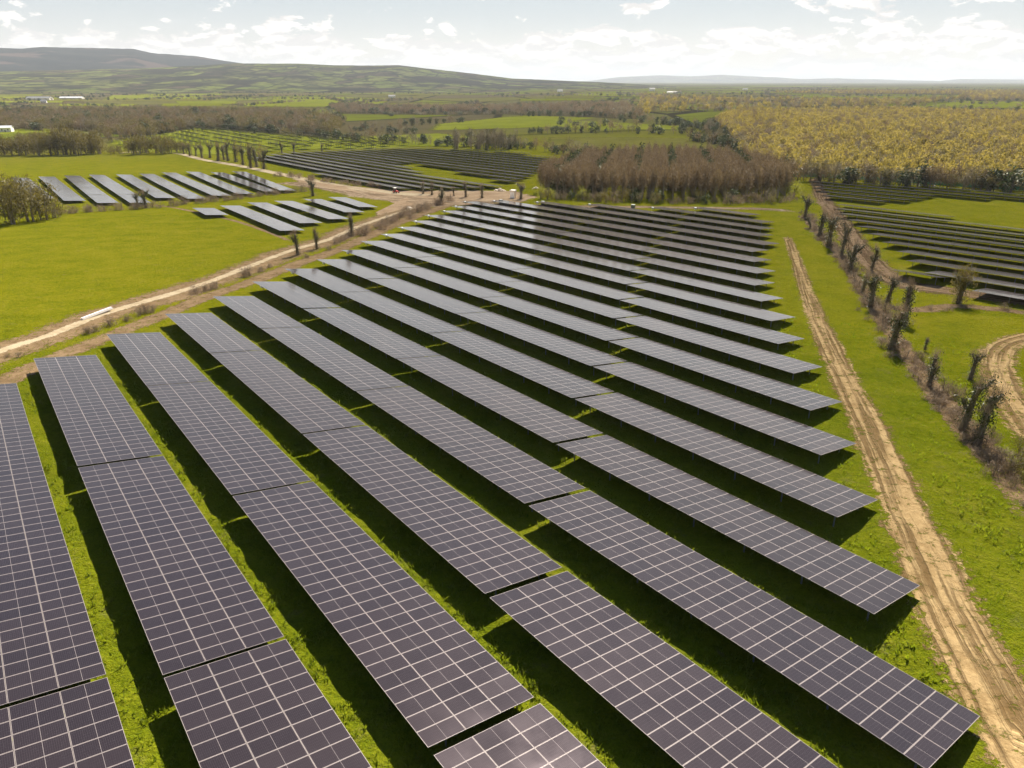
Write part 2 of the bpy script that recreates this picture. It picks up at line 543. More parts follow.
def field(name, pxpoly, mat, dz, ref=None):
    P = spots(pxpoly)
    c = P.mean(0)
    rings = []
    scales = (1.0, 0.93, 0.8, 0.4, 0.0)
    k = len(P)
    Q = []
    for i in range(k):
        for t in np.linspace(0, 1, 8, endpoint=False):
            Q.append(P[i] * (1 - t) + P[(i + 1) % k] * t)
    Q = np.array(Q)
    mb = MB()
    n = len(Q)
    edge = []
    for s in scales[:-1]:
        rings.append(c + (Q - c) * s)
        edge += [min(1, (1 - s) * 5)] * n
    V = np.concatenate(rings + [c[None]])
    edge.append(1.0)
    z = gz(V[:, 0], V[:, 1]) + dz
    faces = []
    for r_ in range(len(scales) - 2):
        for i in range(n):
            j = (i + 1) % n
            faces.append((r_ * n + i, r_ * n + j, (r_ + 1) * n + j, (r_ + 1) * n + i))
    last = (len(scales) - 2) * n
    for i in range(n):
        faces.append((last + i, last + (i + 1) % n, len(V) - 1))
    me = bpy.data.meshes.new(name)
    me.from_pydata(np.column_stack([V, z]).tolist(), [], faces)
    at = me.attributes.new("edge", "FLOAT", "POINT")
    at.data.foreach_set("value", np.array(edge, np.float32))
    me.materials.append(mat)
    return tag(link(name, me), kind="structure")


T_MAIN = [(787, 236), (797, 262), (806, 290), (822, 330), (845, 378), (870, 430), (897, 490), (928, 560), (962, 630), (1003, 705), (1052, 790), (1130, 920)]
strip("dirt_track", spots(T_MAIN), 3.0, 6.2, M["track"], 0.012, cross=13)
T_LANE = [(-60, 376), (0, 351), (50, 335), (100, 315), (150, 300), (200, 285), (250, 266), (290, 251), (330, 239), (360, 226), (395, 214), (420, 206)]
strip("lane_verge", spots([(a, b + 1) for a, b in T_LANE]), 11, 15, M["verge"], 0.008)
strip("lane", spots(T_LANE), 2.3, 3.0, M["lane"], 0.016)
strip("row_end_strip", spots([(-60, 412), (0, 384), (45, 362), (105, 338), (160, 316), (205, 298), (250, 282), (300, 263), (340, 249), (400, 222), (450, 204)]), 4.6, 7.5, M["verge"], 0.010)
strip("field_path", spots([(148, 205), (170, 207), (200, 213), (235, 221), (265, 231), (290, 241)]), 2.0, 2.0, M["verge"], 0.012)
strip("works_road", spots([(120, 153), (150, 151), (176, 153), (205, 160), (235, 165), (265, 171), (300, 178), (340, 186), (385, 192), (430, 196)]), 5, 9, M["lane"], 0.012, step=3)
strip("bare_ground", spots([(285, 182), (330, 188), (370, 195), (410, 199), (450, 201), (500, 203)]), 14, 26, M["bare"], 0.009, step=3, cross=13)
field("bare_field", [(283, 177), (330, 183.5), (400, 190.5), (440, 190), (520, 190.5), (545, 197), (530, 203), (470, 202.5), (432, 205), (408, 212), (380, 219), (372, 214), (396, 205), (362, 191.5), (310, 186.5)], M["bare_field"], 0.006)
strip("headland", spots([(395, 208), (440, 205), (480, 204), (540, 206), (640, 207), (760, 209), (795, 212)]), 10, 6, M["bare"], 0.011, step=3)
strip("hedge_path", spots([(814, 178), (822, 196), (836, 216), (852, 240), (872, 264), (900, 283), (950, 291), (1030, 302), (1110, 315)]), 6.5, 10.0, M["path"], 0.010, step=2)
strip("rutted_turn", spots([(1060, 333), (1025, 338), (1003, 347), (996, 362), (1003, 385), (1020, 412), (1050, 450)]), 5.0, 6.5, M["track"], 0.012)
strip("hedge_bank", spots([(803, 214), (818, 232), (840, 256), (868, 298), (890, 330), (925, 378), (950, 410), (985, 450), (1040, 520)]), 3.2, 3.8, M["verge"], 0.009)
strip("ditch_bank", spots([(880, 306), (920, 310), (960, 306), (1040, 314)]), 4, 4, M["verge"], 0.010)

# sink the meadow between its tussocks, but not under the tracks
near = np.argwhere(DROP > 1e-4)
pts_n = np.column_stack([X[near[:, 0], near[:, 1]], Y[near[:, 0], near[:, 1]]])
keep = np.ones(len(pts_n))
for P_, hw in STRIPS:
    q = P_[np.hypot(P_[:, 0], P_[:, 1]) < 190]
    if not len(q):
        continue
    lo, hi = q.min(0) - hw - 3, q.max(0) + hw + 3
    sel = np.nonzero(((pts_n > lo) & (pts_n < hi)).all(1))[0]
    for c in range(0, len(sel), 6000):
        w_ = sel[c:c + 6000]
        dd = np.linalg.norm(pts_n[w_][:, None] - q[None], axis=2).min(1)
        keep[w_] = np.minimum(keep[w_], np.clip((dd - hw + 0.4) / 1.2, 0, 1))
Z[near[:, 0], near[:, 1]] -= DROP[near[:, 0], near[:, 1]] * keep
GROUND.vertices.foreach_set("co", np.stack([X, Y, Z], -1).astype(np.float32).ravel())
GROUND.update()

# distinct fields of the middle distance
field("field", [(560, 152), (540, 147), (545, 137), (640, 137), (735, 140), (735, 150), (660, 152)], M["field_olive"], 0.15)
field("field", [(590, 131), (560, 127), (420, 131), (430, 124), (500, 117), (600, 110), (640, 113), (560, 120), (690, 127), (690, 131)], M["field_mid"], 0.25)
field("field", [(330, 137), (440, 133), (520, 141), (480, 147), (340, 146)], M["field_mid"], 0.18)
field("field", [(-40, 131), (62, 127.5), (60, 132), (-40, 136)], M["field_mid"], 0.2)
field("field", [(100, 99.5), (110, 95), (205, 95.5), (200, 101)], M["field_mid"], 0.4)
field("field", [(265, 102.5), (270, 97.5), (345, 97), (400, 99), (345, 103)], M["field_mid"], 0.4)
field("field", [(-20, 103), (0, 97.5), (70, 98), (65, 103)], M["field_mid"], 0.4)
field("field", [(540, 96), (640, 91.5), (700, 93), (640, 97)], M["field_mid"], 0.45)
field("field", [(770, 99), (800, 95), (960, 97), (900, 101)], M["field_mid"], 0.45)
field("field", [(900, 108), (960, 101), (1060, 102), (1060, 109)], M["field_mid"], 0.45)
field("field", [(100, 141), (190, 127), (330, 138), (420, 143), (420, 148), (300, 150), (200, 156), (100, 150)], M["field_mid"], 0.1)
field("woodland_floor", [(700, 118), (690, 140), (760, 172), (800, 180), (900, 186), (1080, 198), (1080, 112), (900, 108), (740, 110)], M["litter"], 0.2)
field("woodland_floor", [(-60, 131), (80, 132), (140, 138), (205, 128), (330, 137), (345, 124), (300, 115), (150, 113), (0, 116), (-60, 118)], M["litter"], 0.12)
field("woodland_floor", [(330, 114), (540, 114), (645, 120), (625, 107), (330, 107)], M["litter"], 0.35)


for y_ in (86.6, 88.2, 90.0, 92.2, 94.6, 97.2, 100.0, 102.6, 105.0):
    x_ = -60.0 + rng.uniform(0, 60)
    while x_ < 1080:
        w_ = rng.uniform(35, 130) * (0.6 + (y_ - 84) / 18)
        t_ = rng.uniform(0.35, 0.62) * (y_ - 81) / 8
        lim = 640 if y_ > 99 else 1080
        if rng.random() < 0.55 and x_ < lim:
            e_ = rng.uniform(-0.25, 0.25) * t_
            field("field", [(x_, y_ - t_), (x_ + w_, y_ - t_ + e_), (x_ + w_ * rng.uniform(0.9, 1.05), y_ + t_ + e_), (x_ + w_ * rng.uniform(-0.05, 0.1), y_ + t_)],
                  M[["field_mid", "field_bright", "field_olive", "field_rush"][int(rng.choice(4, p=[0.4, 0.25, 0.25, 0.10]))]], 0.5)
        x_ += w_ * rng.uniform(0.95, 1.5)


# ------------------------------------------------------------------ hills
def hill(name, prof, dist, depth, mat, foot=80.5):
    az_px = np.linspace(prof[0][0], prof[-1][0], 260)
    py = np.interp(az_px, [p[0] for p in prof], [p[1] for p in prof])
    r2 = np.random.default_rng(int(dist))
    wob = np.cumsum(r2.normal(0, 0.12, len(az_px)))
    wob -= np.linspace(wob[0], wob[-1], len(wob))
    py = py + np.clip(wob, -0.6, 0.6) * 0.5
    th = np.arctan((az_px - 512) / (CAM_F / math.cos(TH)))
    el = (CAM_HY - py) / 762.0 * np.cos(th)
    crest = np.maximum(dist * el + CAM_H, -14)
    K = 46
    rows = []
    for k in range(K + 1):
        t = k / K
        rr = dist - depth * (1 - t) if t <= 0.8 else dist + depth * (t - 0.8)
        if t <= 0.8:
            rr = dist - depth * (1 - t / 0.8)
            s = (t / 0.8)
            s = s * s * (3 - 2 * s) * 0.6 + s * 0.4
        else:
            s = math.cos((t - 0.8) / 0.2 * math.pi / 2)
        base = -16.0
        bumps = 1 + 0.10 * np.sin(th * 60 + k * 0.35) * math.sin(k * 0.5) * (1 if t < 0.75 else 0) * (1 - s) * 1.5
        z = base + (crest - base) * s * (bumps if t < 0.78 else 1)
        rows.append(np.stack([rr * np.sin(th), rr * np.cos(th), z], -1))
    V = np.concatenate(rows)
    n = len(th)
    ii = np.arange((K + 1) * n).reshape(K + 1, n)
    faces = np.stack([ii[:-1, :-1], ii[:-1, 1:], ii[1:, 1:], ii[1:, :-1]], -1).reshape(-1, 4)
    me = bpy.data.meshes.new(name)
    me.from_pydata(V.tolist(), [], faces.tolist())
    me.polygons.foreach_set("use_smooth", [True] * len(faces))
    me.materials.append(mat)
    return tag(link(name, me), kind="structure")


def hill_mat(name, forest):
    m = NT(name)
    P = m.n("NewGeometry").outputs["Position"]
    wp = m.n("VectorMath", _operation="MULTIPLY", i0=P, i1=(1.0, 0.55, 0.0)).outputs[0]
    v = m.n("TexVoronoi", _feature="F1", Scale=0.0075, Randomness=0.9)
    m.set(v.inputs["Vector"], wp)
    ve = m.n("TexVoronoi", _feature="DISTANCE_TO_EDGE", Scale=0.0075, Randomness=0.9)
    m.set(ve.inputs["Vector"], wp)
    r = m.n("SeparateColor", Color=v.outputs["Color"]).outputs[0]
    c = m.stops(r, [(0, (0.15, 0.18, 0.04)), (0.3, (0.19, 0.20, 0.06)), (0.45, (0.08, 0.07, 0.04)), (0.6, (0.13, 0.10, 0.06)), (0.75, (0.21, 0.235, 0.05)), (1, (0.09, 0.10, 0.03))])
    n1 = m.noise(P, 0.0016, 5, 0.6)
    c = m.mix(m.ramp(n1, 0.48, 0.6), c, (0.05, 0.045, 0.03))
    c = m.mix(m.ramp(ve.outputs["Distance"], 0.02, 0.07, 0.6, 0), c, (0.03, 0.032, 0.018))
    c = m.mix(m.ramp(m.noise(P, 0.012, 4, 0.7), 0.44, 0.60, 0, 0.85), c, (0.035, 0.036, 0.026))
    if forest:
        z = m.n("SeparateXYZ", Vector=P).outputs[2]
        hz_ = m.math("ADD", z, m.math("MULTIPLY", m.math("SUBTRACT", m.noise(P, 0.0012, 4), 0.5), 150.0))
        fc = m.mix(m.ramp(m.noise(P, 0.004, 5, 0.65), 0.35, 0.65), (0.010, 0.014, 0.012), (0.024, 0.026, 0.018))
        fc = m.mix(m.ramp(m.noise(P, 0.0021, 3, 0.5), 0.57, 0.66), fc, (0.10, 0.065, 0.05))
        c = m.mix(m.ramp(hz_, 60, 100), c, fc)
    return m.done(m.n("BsdfDiffuse", Color=c, Roughness=1.0).outputs[0])


hill("hill", [(-300, 80), (-100, 73.5), (0, 72), (150, 69), (215, 66), (235, 64.8), (300, 65), (340, 67), (400, 66.6), (430, 70), (470, 74), (512, 79), (560, 80.6), (600, 82.2), (640, 84.4), (690, 87.2), (720, 88)], 5600, 2300, hill_mat("hill_fields", False))
hill("hill", [(-420, 70), (-200, 58), (-100, 54), (0, 51), (30, 52), (50, 50.2), (100, 51), (140, 52), (160, 56), (200, 58.5), (230, 63), (260, 67), (300, 72), (360, 81)], 9000, 3000, hill_mat("hill_forest", True))
hill("hill", [(560, 82.5), (590, 81), (620, 77.5), (660, 76), (690, 77), (720, 75.5), (770, 77.5), (800, 79), (840, 78.5), (900, 80), (940, 81), (960, 79.5), (1024, 80), (1150, 79), (1300, 82)], 24000, 4000, hill_mat("hill_distant", False))

# ------------------------------------------------------------------ solar tables
pb = MB()   # one module lying in the plane x along the row, y down the slope
pb.box((0, 0, -0.0175), (1.122, 2.279, 0.035), 1)
pb.m[0] = 2
pb.add([(-0.556, -1.134, 0.0015), (0.556, -1.134, 0.0015), (0.556, 1.134, 0.0015), (-0.556, 1.134, 0.0015)], [(0, 1, 2, 3)], 0, [[(0.004, 0.004), (0.996, 0.004), (0.996, 0.996), (0.004, 0.996)]])
ME_MODULE = pb.mesh("solar_module", [M["pv"], M["frame"], M["back"]])
_cache = {}


def me_surface(cols):
    if cols not in _cache:
        mb = MB()
        L = cols * MW
        mb.box((0, 0, -0.0185), (L - 0.02, TW - 0.02, 0.033), 1)
        mb.m[0] = 2
        mb.add([(-L / 2 + 0.012, -TW / 2 + 0.012, 0.0), (L / 2 - 0.012, -TW / 2 + 0.012, 0.0), (L / 2 - 0.012, TW / 2 - 0.012, 0.0), (-L / 2 + 0.012, TW / 2 - 0.012, 0.0)],
               [(0, 1, 2, 3)], 0, [[(0, 0), (cols, 0), (cols, 3), (0, 3)]])
        _cache[cols] = mb.mesh("panel_surface", [M["pv"], M["frame"], M["back"]])
    return _cache[cols]


def me_once(key, build):
    if key not in _cache:
        _cache[key] = build()
    return _cache[key]


def b_post(h):
    mb = MB()
    mb.box((0, 0, h / 2 - 0.35), (0.10, 0.06, h + 0.7))
    mb.box((0, 0, h - 0.02), (0.16, 0.12, 0.06))
    return mb.mesh("post", M["steel"])


def b_bar(l, sx, sz, axis_x=True):
    mb = MB()
    mb.box((0, 0, 0), (l, sx, sz) if axis_x else (sx, l, sz))
    return mb.mesh("bar", M["steel"])


CT, ST = math.cos(TILT), math.sin(TILT)
LOWZ = 0.80


def table(u0, u1, n, label, group, detail, dirD=None, box=False, name="solar_table", tilt=TILT):
    """one table of modules: u0..u1 along the row direction, low edge on the line n; local y points to the low side"""
    cols = max(2, int(round((u1 - u0) / MW)))
    L = cols * MW
    um = (u0 + u1) / 2
    d = D if dirD is None else dirD
    nn = N if dirD is None else np.array([-dirD[1], dirD[0]])
    c = d * um + nn * n
    a, b = c - d * L / 2, c + d * L / 2
    za, zb = gz1(*a), gz1(*b)
    X3 = Vector((d[0], d[1], (zb - za) / L)).normalized()
    Y3 = Vector((nn[0], nn[1], 0)).normalized()
    Z3 = X3.cross(Y3).normalized()
    root = empty(name)
    jit = R(rng.normal(0, 0.12))
    Mx = Matrix(((X3.x, Y3.x, Z3.x, c[0]), (X3.y, Y3.y, Z3.y, c[1]), (X3.z, Y3.z, Z3.z, (za + zb) / 2 + rng.normal(0, 0.008)), (0, 0, 0, 1)))
    root.matrix_world = Mx
    tag(root, label, "solar panels", group)
    tl = -(tilt + jit)
    ct, st = math.cos(-tl), math.sin(-tl)
    pt = lambda v: (-v * ct, LOWZ + v * st)          # v metres up the slope -> local y, z
    if detail == 2:
        for r_ in range(3):
            y, z = pt((r_ + 0.5) * ML)
            for k in range(cols):
                o = link("solar_module", ME_MODULE, root, (-L / 2 + (k + 0.5) * MW, y, z))
                o.rotation_euler = (tl + R(rng.normal(0, 0.10)), R(rng.normal(0, 0.12)), 0)
    else:
        y, z = pt(1.5 * ML)
        o = link("panel_surface", me_surface(cols), root, (0, y, z))
        o.rotation_euler = (tl, 0, 0)
    npost = max(2, int(round(L / 4.4)))
    xs_ = np.linspace(-L / 2 + 0.9, L / 2 - 0.9, npost)
    if detail >= 1:
        for v in (1.45, 5.35):
            y, z = pt(v)
            h = round(z - 0.22, 2)
            for x in xs_:
                link("post", me_once(("post", h), lambda: b_post(h)), root, (x, y, 0))
        for v in (0.55, 1.75, 2.85, 4.05, 5.15, 6.35):
            y, z = pt(v)
            o = link("purlin", me_once(("purlin", cols), lambda: b_bar(L - 0.04, 0.06, 0.07)), root, (0, y + 0.075 * -st, z - 0.075))
            o.rotation_euler = (tl, 0, 0)
        for x in xs_:
            y, z = pt(TW / 2)
            o = link("rafter", me_once("rafter", lambda: b_bar(5.9, 0.07, 0.10, False)), root, (x, y, z - 0.165))
            o.rotation_euler = (tl, 0, 0)
    else:
        def build():
            mb = MB()
            for v in (1.45, 5.35):
                y_, z_ = -v * math.cos(tilt), LOWZ + v * math.sin(tilt)
                for x in xs_:
                    mb.box((x, y_, (z_ - 0.1) / 2 - 0.35), (0.10, 0.07, z_ - 0.1 + 0.7))
                mb.box((0, y_, z_ - 0.09), (L - 0.1, 0.07, 0.08))
            return mb.mesh("support_frame", M["steel"])
        link("support_frame", me_once(("sf", cols, round(tilt, 3)), build), root)
    if box:
        def bb():
            mb = MB()
            mb.box((0, 0, 0), (0.75, 0.32, 0.62))
            mb.box((0, -0.17, 0.0), (0.62, 0.02, 0.5))
            mb.box((0, 0, 0.325), (0.80, 0.38, 0.03))
            return mb.mesh("inverter_box", M["white_box"])
        y, z = pt(5.35)
        link("inverter_box", me_once("ib", bb), root, (-L / 2 + 0.9, y - 0.25, 1.05))
    return root


LEFT = [-95.9, -102.3, -109.0, -116.0, -123.2, -131.0, -139.0, -145.2, -152.5, -161.6, -168.5, -176.0, -184.3, -192.5, -197.5, -205.0, -213.0, -208.0, -195.0, -178.0, -158.0, -148.0]
RIGHT = [24.2, 27.2, 9.3, 1.2, -6.2, -13.4, -20.9, -27.6, -34.1, -41.8, -49.9, -57.1, -65.1, -72.8, -78.6, -85.6, -92.5, -95.6, -103.2, -109.1, -115.0, -126.0]
GAP = 0.36
TL = 27 * MW + GAP
FULL = []
for r_ in range(22):
    u1, k = RIGHT[r_], 0
    n = r_ * PITCH + N0
    while u1 - LEFT[r_] > 3.0:
        u0 = max(LEFT[r_], u1 - TL)
        if u0 - LEFT[r_] < 5.0:
            u0 = LEFT[r_]
            if u1 - u0 > TL + 4:
                u0 = u1 - TL
        mid = D * (u0 + u1) / 2 + N * (n - 3.4)
        near = D * min(max(u1, u0), max(u0, min(u1, 0))) + N * (n - 3.4)
        P0, P1 = D * u0 + N * n, D * u1 + N * n
        # visible? keep what stands ahead of the camera
        def px(P):
            z = gz1(*P) + 1 - CAM_H
            zc = P[1] * math.cos(TH) - z * math.sin(TH)
            return (512 + CAM_F * P[0] / zc, 384 - CAM_F * (P[1] * math.sin(TH) + z * math.cos(TH)) / zc) if zc > 1 else (0, 5000)
        vis = any(-60 < px(P0 + (P1 - P0) * t + N * -s)[0] < 1084 and px(P0 + (P1 - P0) * t + N * -s)[1] < 800 for t in np.linspace(0, 1, 9) for s in (0, 6.8))
        if vis:
            dist = min(np.linalg.norm(P0 + (P1 - P0) * t) for t in np.linspace(0, 1, 9))
            det = 2 if dist < 72 else 1
            lab = "dark solar table, %s row from the near left corner, %s from the track end" % (ORD[r_], ORD[k])
            last = u0 <= LEFT[r_] + 0.01
            ga, gb = (GAP if k == 0 else 0.09), (0.0 if k == 0 else GAP if k == 1 else 0.09)
            FULL.append(table(u0 + ga / 2, u1 - gb / 2, n, lab, "solar tables of the main field", det, box=last, tilt=TILT - R(3.4) * min(1, max(0, (r_ - 5) / 5)) - R(1.5) * min(1, max(0, (r_ - 11) / 4))))
        u1 = u0
        k += 1

# the tilted block left, behind the big field
A = [((11, 176), (55, 198.5)), ((38, 175), (86, 200.7)), ((63.9, 174), (119.5, 203)), ((88.5, 173.2), (151.6, 202.8)), ((115.8, 173), (176, 198)), ((139.3, 172.3), (206.6, 198.7)),
     ((161.5, 171), (231.6, 195.7)), ((186, 170.3), (255, 194)), ((210, 170.8), (280.8, 191.6)), ((232, 170), (297, 190.7))]
B = [((192.3, 205.7), (229, 215)), ((219.9, 203.4), (305.4, 230.3)), ((247.4, 200.4), (322.8, 222.8)), ((273.8, 198.7), (351, 219)), ((303.4, 197), (365.5, 212.2)), ((328.6, 195.2), (378.4, 207))]


def block(rows, words, group):
    for i, (t, e) in enumerate(rows):
        P, Q = spot(*t, 2.0) + N * 6.8, spot(*e, 0.8)
        L = np.linalg.norm(Q - P)
        d = (Q - P) / L
        nn = np.array([-d[1], d[0]])
        k = max(1, int(round(L / TL)))
        u_a = P @ d
        for j in range(k):
            table(u_a + L * j / k + GAP / 2, u_a + L * (j + 1) / k - GAP / 2, P @ nn, words % (ORD[i], ORD[k - 1 - j]), group, 0, d, tilt=R(5.2))


block(A, "silvery solar table beyond the meadow, %s row from the willow clump, %s from near end", "solar tables behind the bramble hedge")
block(B, "grey solar table beside the pale lane, %s row from the meadow, %s from lane end", "solar tables beside the pale lane")


def lattice(poly_px, holes_px, frac, words, group, seg, PITCH=PITCH):
    poly = spots(poly_px, 1.0)
    holes = [spots(h) for h in holes_px]
    nn = poly @ N
    i = 0
    r0, r1 = int(math.floor(nn.min() / PITCH)), int(math.ceil(nn.max() / PITCH))
    uu = np.arange((poly @ D).min() - 2, (poly @ D).max() + 2, 1.5)
    for r_ in range(r0, r1 + 1):
        n = (r_ + frac) * PITCH
        px_, py_ = D[0] * uu + N[0] * n, D[1] * uu + N[1] * n
        ok = inside(px_, py_, poly)
        for h in holes:
            ok &= ~inside(px_, py_, h)
        runs, s = [], None
        for q in range(len(uu)):
            if ok[q] and s is None:
                s = q
            if s is not None and (not ok[q] or q == len(uu) - 1):
                runs.append((uu[s], uu[q]))
                s = None
        runs = [x for x in runs if x[1] - x[0] > 12]
        if not runs:
            continue
        j = 0
        for a, b in runs:
            k = max(1, int(round((b - a) / seg)))
            for q in range(k):
                table(a + (b - a) * q / k + GAP / 2, a + (b - a) * (q + 1) / k - GAP / 2, n, words % (ORD[i], ORD[j]), group, 0, tilt=R(6.0))
                j += 1
        i += 1


C_POLY = [(257, 156), (300, 151), (340, 149.2), (400, 147), (440, 147), (520, 151), (558, 157), (552, 164), (530, 177), (500, 187), (470, 187.5), (412, 188), (345, 177.5)]
C_HOLE = [(402, 163.5), (420, 164), (455, 171), (515, 184), (520, 189), (470, 182), (425, 174)]
lattice(C_POLY, [C_HOLE], 0.62, "thin solar table beyond the bare ground, %s row from the works road, %s along it", "solar tables of the far block", 4 * TL, PITCH * 0.88)
lattice([(812, 177), (1090, 196), (1090, 205), (945, 193), (905, 201), (870, 199.5), (830, 195)], [], 0.2, "dark solar table by the green netting, %s row counting towards it, %s along", "solar tables by the green netting", 3 * TL, PITCH * 0.92)
lattice([(855, 199.5), (1090, 237), (1090, 306), (1000, 293), (928, 266), (897, 243.5), (873, 228.5), (845, 213), (838, 205)], [], 0.2,
        "dark solar table past the stump hedge, %s row from the bare strip, %s along", "solar tables past the stump hedge", 2 * TL, PITCH * 0.92)
P, Q = spot(889.6, 269.6, 2.0) + N * 6.8, spot(954, 276.7, 0.8)
table(P @ D, Q @ D, (P @ N + Q @ N) / 2, "single short solar table standing alone nearest the stump hedge path", "solar tables past the stump hedge", 0)


# small scattered tables on the far slope
def me_small():
    mb = MB()
    a_ = 0.30
    rot = [[1, 0, 0], [0, math.cos(a_), math.sin(a_)], [0, -math.sin(a_), math.cos(a_)]]
    mb.box((0, 0, 2.1), (7.0, 4.6, 0.08), 1, rot=rot)
    mb.m[0] = 3
    mb.box((0, 0.02, 2.16), (6.9, 4.5, 0.03), 0, rot=rot)
    for x in (-2.6, 0, 2.6):
        for y, h_ in ((-1.4, 2.5), (1.4, 1.7)):
            mb.box((x, y, h_ / 2 - 0.2), (0.14, 0.14, h_ + 0.4), 2)
    return mb.mesh("small_solar_table", [M["pv"], M["frame"], M["steel"], M["back"]])


ME_SMALL = me_small()
F_POLY = spots([(100, 143), (150, 133), (185, 127.5), (230, 128.5), (330, 138), (420, 146), (400, 147), (300, 150), (262, 152), (235, 151), (200, 146), (180, 151), (150, 151), (110, 148)])
cnt = 0
uu = np.arange((F_POLY @ D).min(), (F_POLY @ D).max(), 17.0)
vv = np.arange((F_POLY @ N).min(), (F_POLY @ N).max(), 14.0)
for i, v in enumerate(vv):
    for u in uu:
        if rng.random() < 0.15:
            continue
        P = D * (u + rng.normal(0, 0.5) + (i % 2) * 5) + N * v
        if inside(P[0], P[1], F_POLY) and cnt < 290:
            o = link("small_solar_table", ME_SMALL, None, (P[0], P[1], gz1(*P) + 0.1))
            o.rotation_euler = (0, 0, math.atan2(D[1], D[0]))
            o.scale = (1.35, 1.35, 1.45)
            tag(o, "small dark solar table dotted over the far green slope", "solar panels", "small tables on the far slope")
            cnt += 1


# ------------------------------------------------------------------ vegetation
def slivers(n, centers, size, rg, up=0.0, aspect=0.35, flat=0.0):
    """n leaf or twig-spray quads around the given centres"""
    c = centers
    a = rg.normal(size=(n, 3))
    a[:, 2] = a[:, 2] * (1 - flat) + up * np.abs(rg.normal(size=n)) * 2 + up
    a /= np.linalg.norm(a, axis=1)[:, None]
    b = np.cross(a, rg.normal(size=(n, 3)))
    b /= np.linalg.norm(b, axis=1)[:, None] + 1e-9
    s = size * rg.uniform(0.55, 1.4, n)[:, None]
    a = a * s
    b = b * s * aspect
    q = np.stack([c - a * 0.6 - b * 0.5, c - a * 0.5 + b * 0.5, c + a + b * 0.25, c + a * 0.9 - b * 0.35], 1)
    return q.reshape(-1, 3)


def clumps(rg, k, rx, rz, z0, shape="egg"):
    out = []
    while len(out) < k:
        p = rg.uniform(-1, 1, 3)
        t = (p[2] + 1) / 2
        r = math.hypot(p[0], p[1])
        lim = {"egg": math.sqrt(max(0, 1 - p[2] ** 2)), "cone": (1 - t) * 0.95 + 0.05, "vase": 0.35 + 0.65 * t ** 0.7 if t < 0.85 else 0.6, "dome": math.sqrt(max(0, 1 - t * t))}[shape]
        if r < lim and (r > lim * 0.25 or rg.random() < 0.45):
            out.append((p[0] * rx, p[1] * rx, z0 + t * rz))
    return np.array(out)


def crown_verts(rg, n, k, rx, rz, z0, size, shape="egg", up=0.0, aspect=0.35, spread=0.28):
    c = clumps(rg, k, rx, rz, z0, shape)
    w = rg.uniform(0.4, 1.6, k)
    w /= w.sum()
    pick = rg.choice(k, n, p=w)
    pos = c[pick] + rg.normal(size=(n, 3)) * np.array([rx * spread, rx * spread, rz * spread * 0.55])
    pos[:, 2] = np.maximum(pos[:, 2], z0 * 0.5)
    return slivers(n, pos, size, rg, up, aspect)


def trunk_mb(rg, h, r, limbs=6, spread=0.5, stems=1, z_limb=0.35, lean=0.05):
    mb = MB()
    for s in range(stems):
        ang = rg.uniform(0, 6.28)
        bx, by = (math.cos(ang) * r * 3 * (stems > 1), math.sin(ang) * r * 3 * (stems > 1))
        ln = rg.normal(0, lean, 2) * h + (np.array([math.cos(ang), math.sin(ang)]) * h * 0.22 if stems > 1 else 0)
        pts = [(bx, by, -0.4), (bx + ln[0] * 0.15, by + ln[1] * 0.15, h * 0.3), (bx + ln[0] * 0.5, by + ln[1] * 0.5, h * 0.62), (bx + ln[0], by + ln[1], h)]
        mb.tube(pts, [r * 1.25, r, r * 0.65, r * 0.15], 6)
        for _ in range(max(1, limbs // stems)):
            t = rg.uniform(z_limb, 0.85)
            p0 = np.array([bx + ln[0] * t * 0.8, by + ln[1] * t * 0.8, h * t])
            a = rg.uniform(0, 6.28)
            ll = h * (1 - t * 0.7) * spread
            p2 = p0 + np.array([math.cos(a) * ll, math.sin(a) * ll, ll * rg.uniform(0.6, 1.3)])
            pm = (p0 + p2) / 2 + np.array([math.cos(a) * ll * 0.12, math.sin(a) * ll * 0.12, -ll * 0.05])
            mb.tube([p0, pm, p2], [r * 0.5 * (1.1 - t), r * 0.32 * (1.1 - t), r * 0.08], 4, cap=False)
    return mb


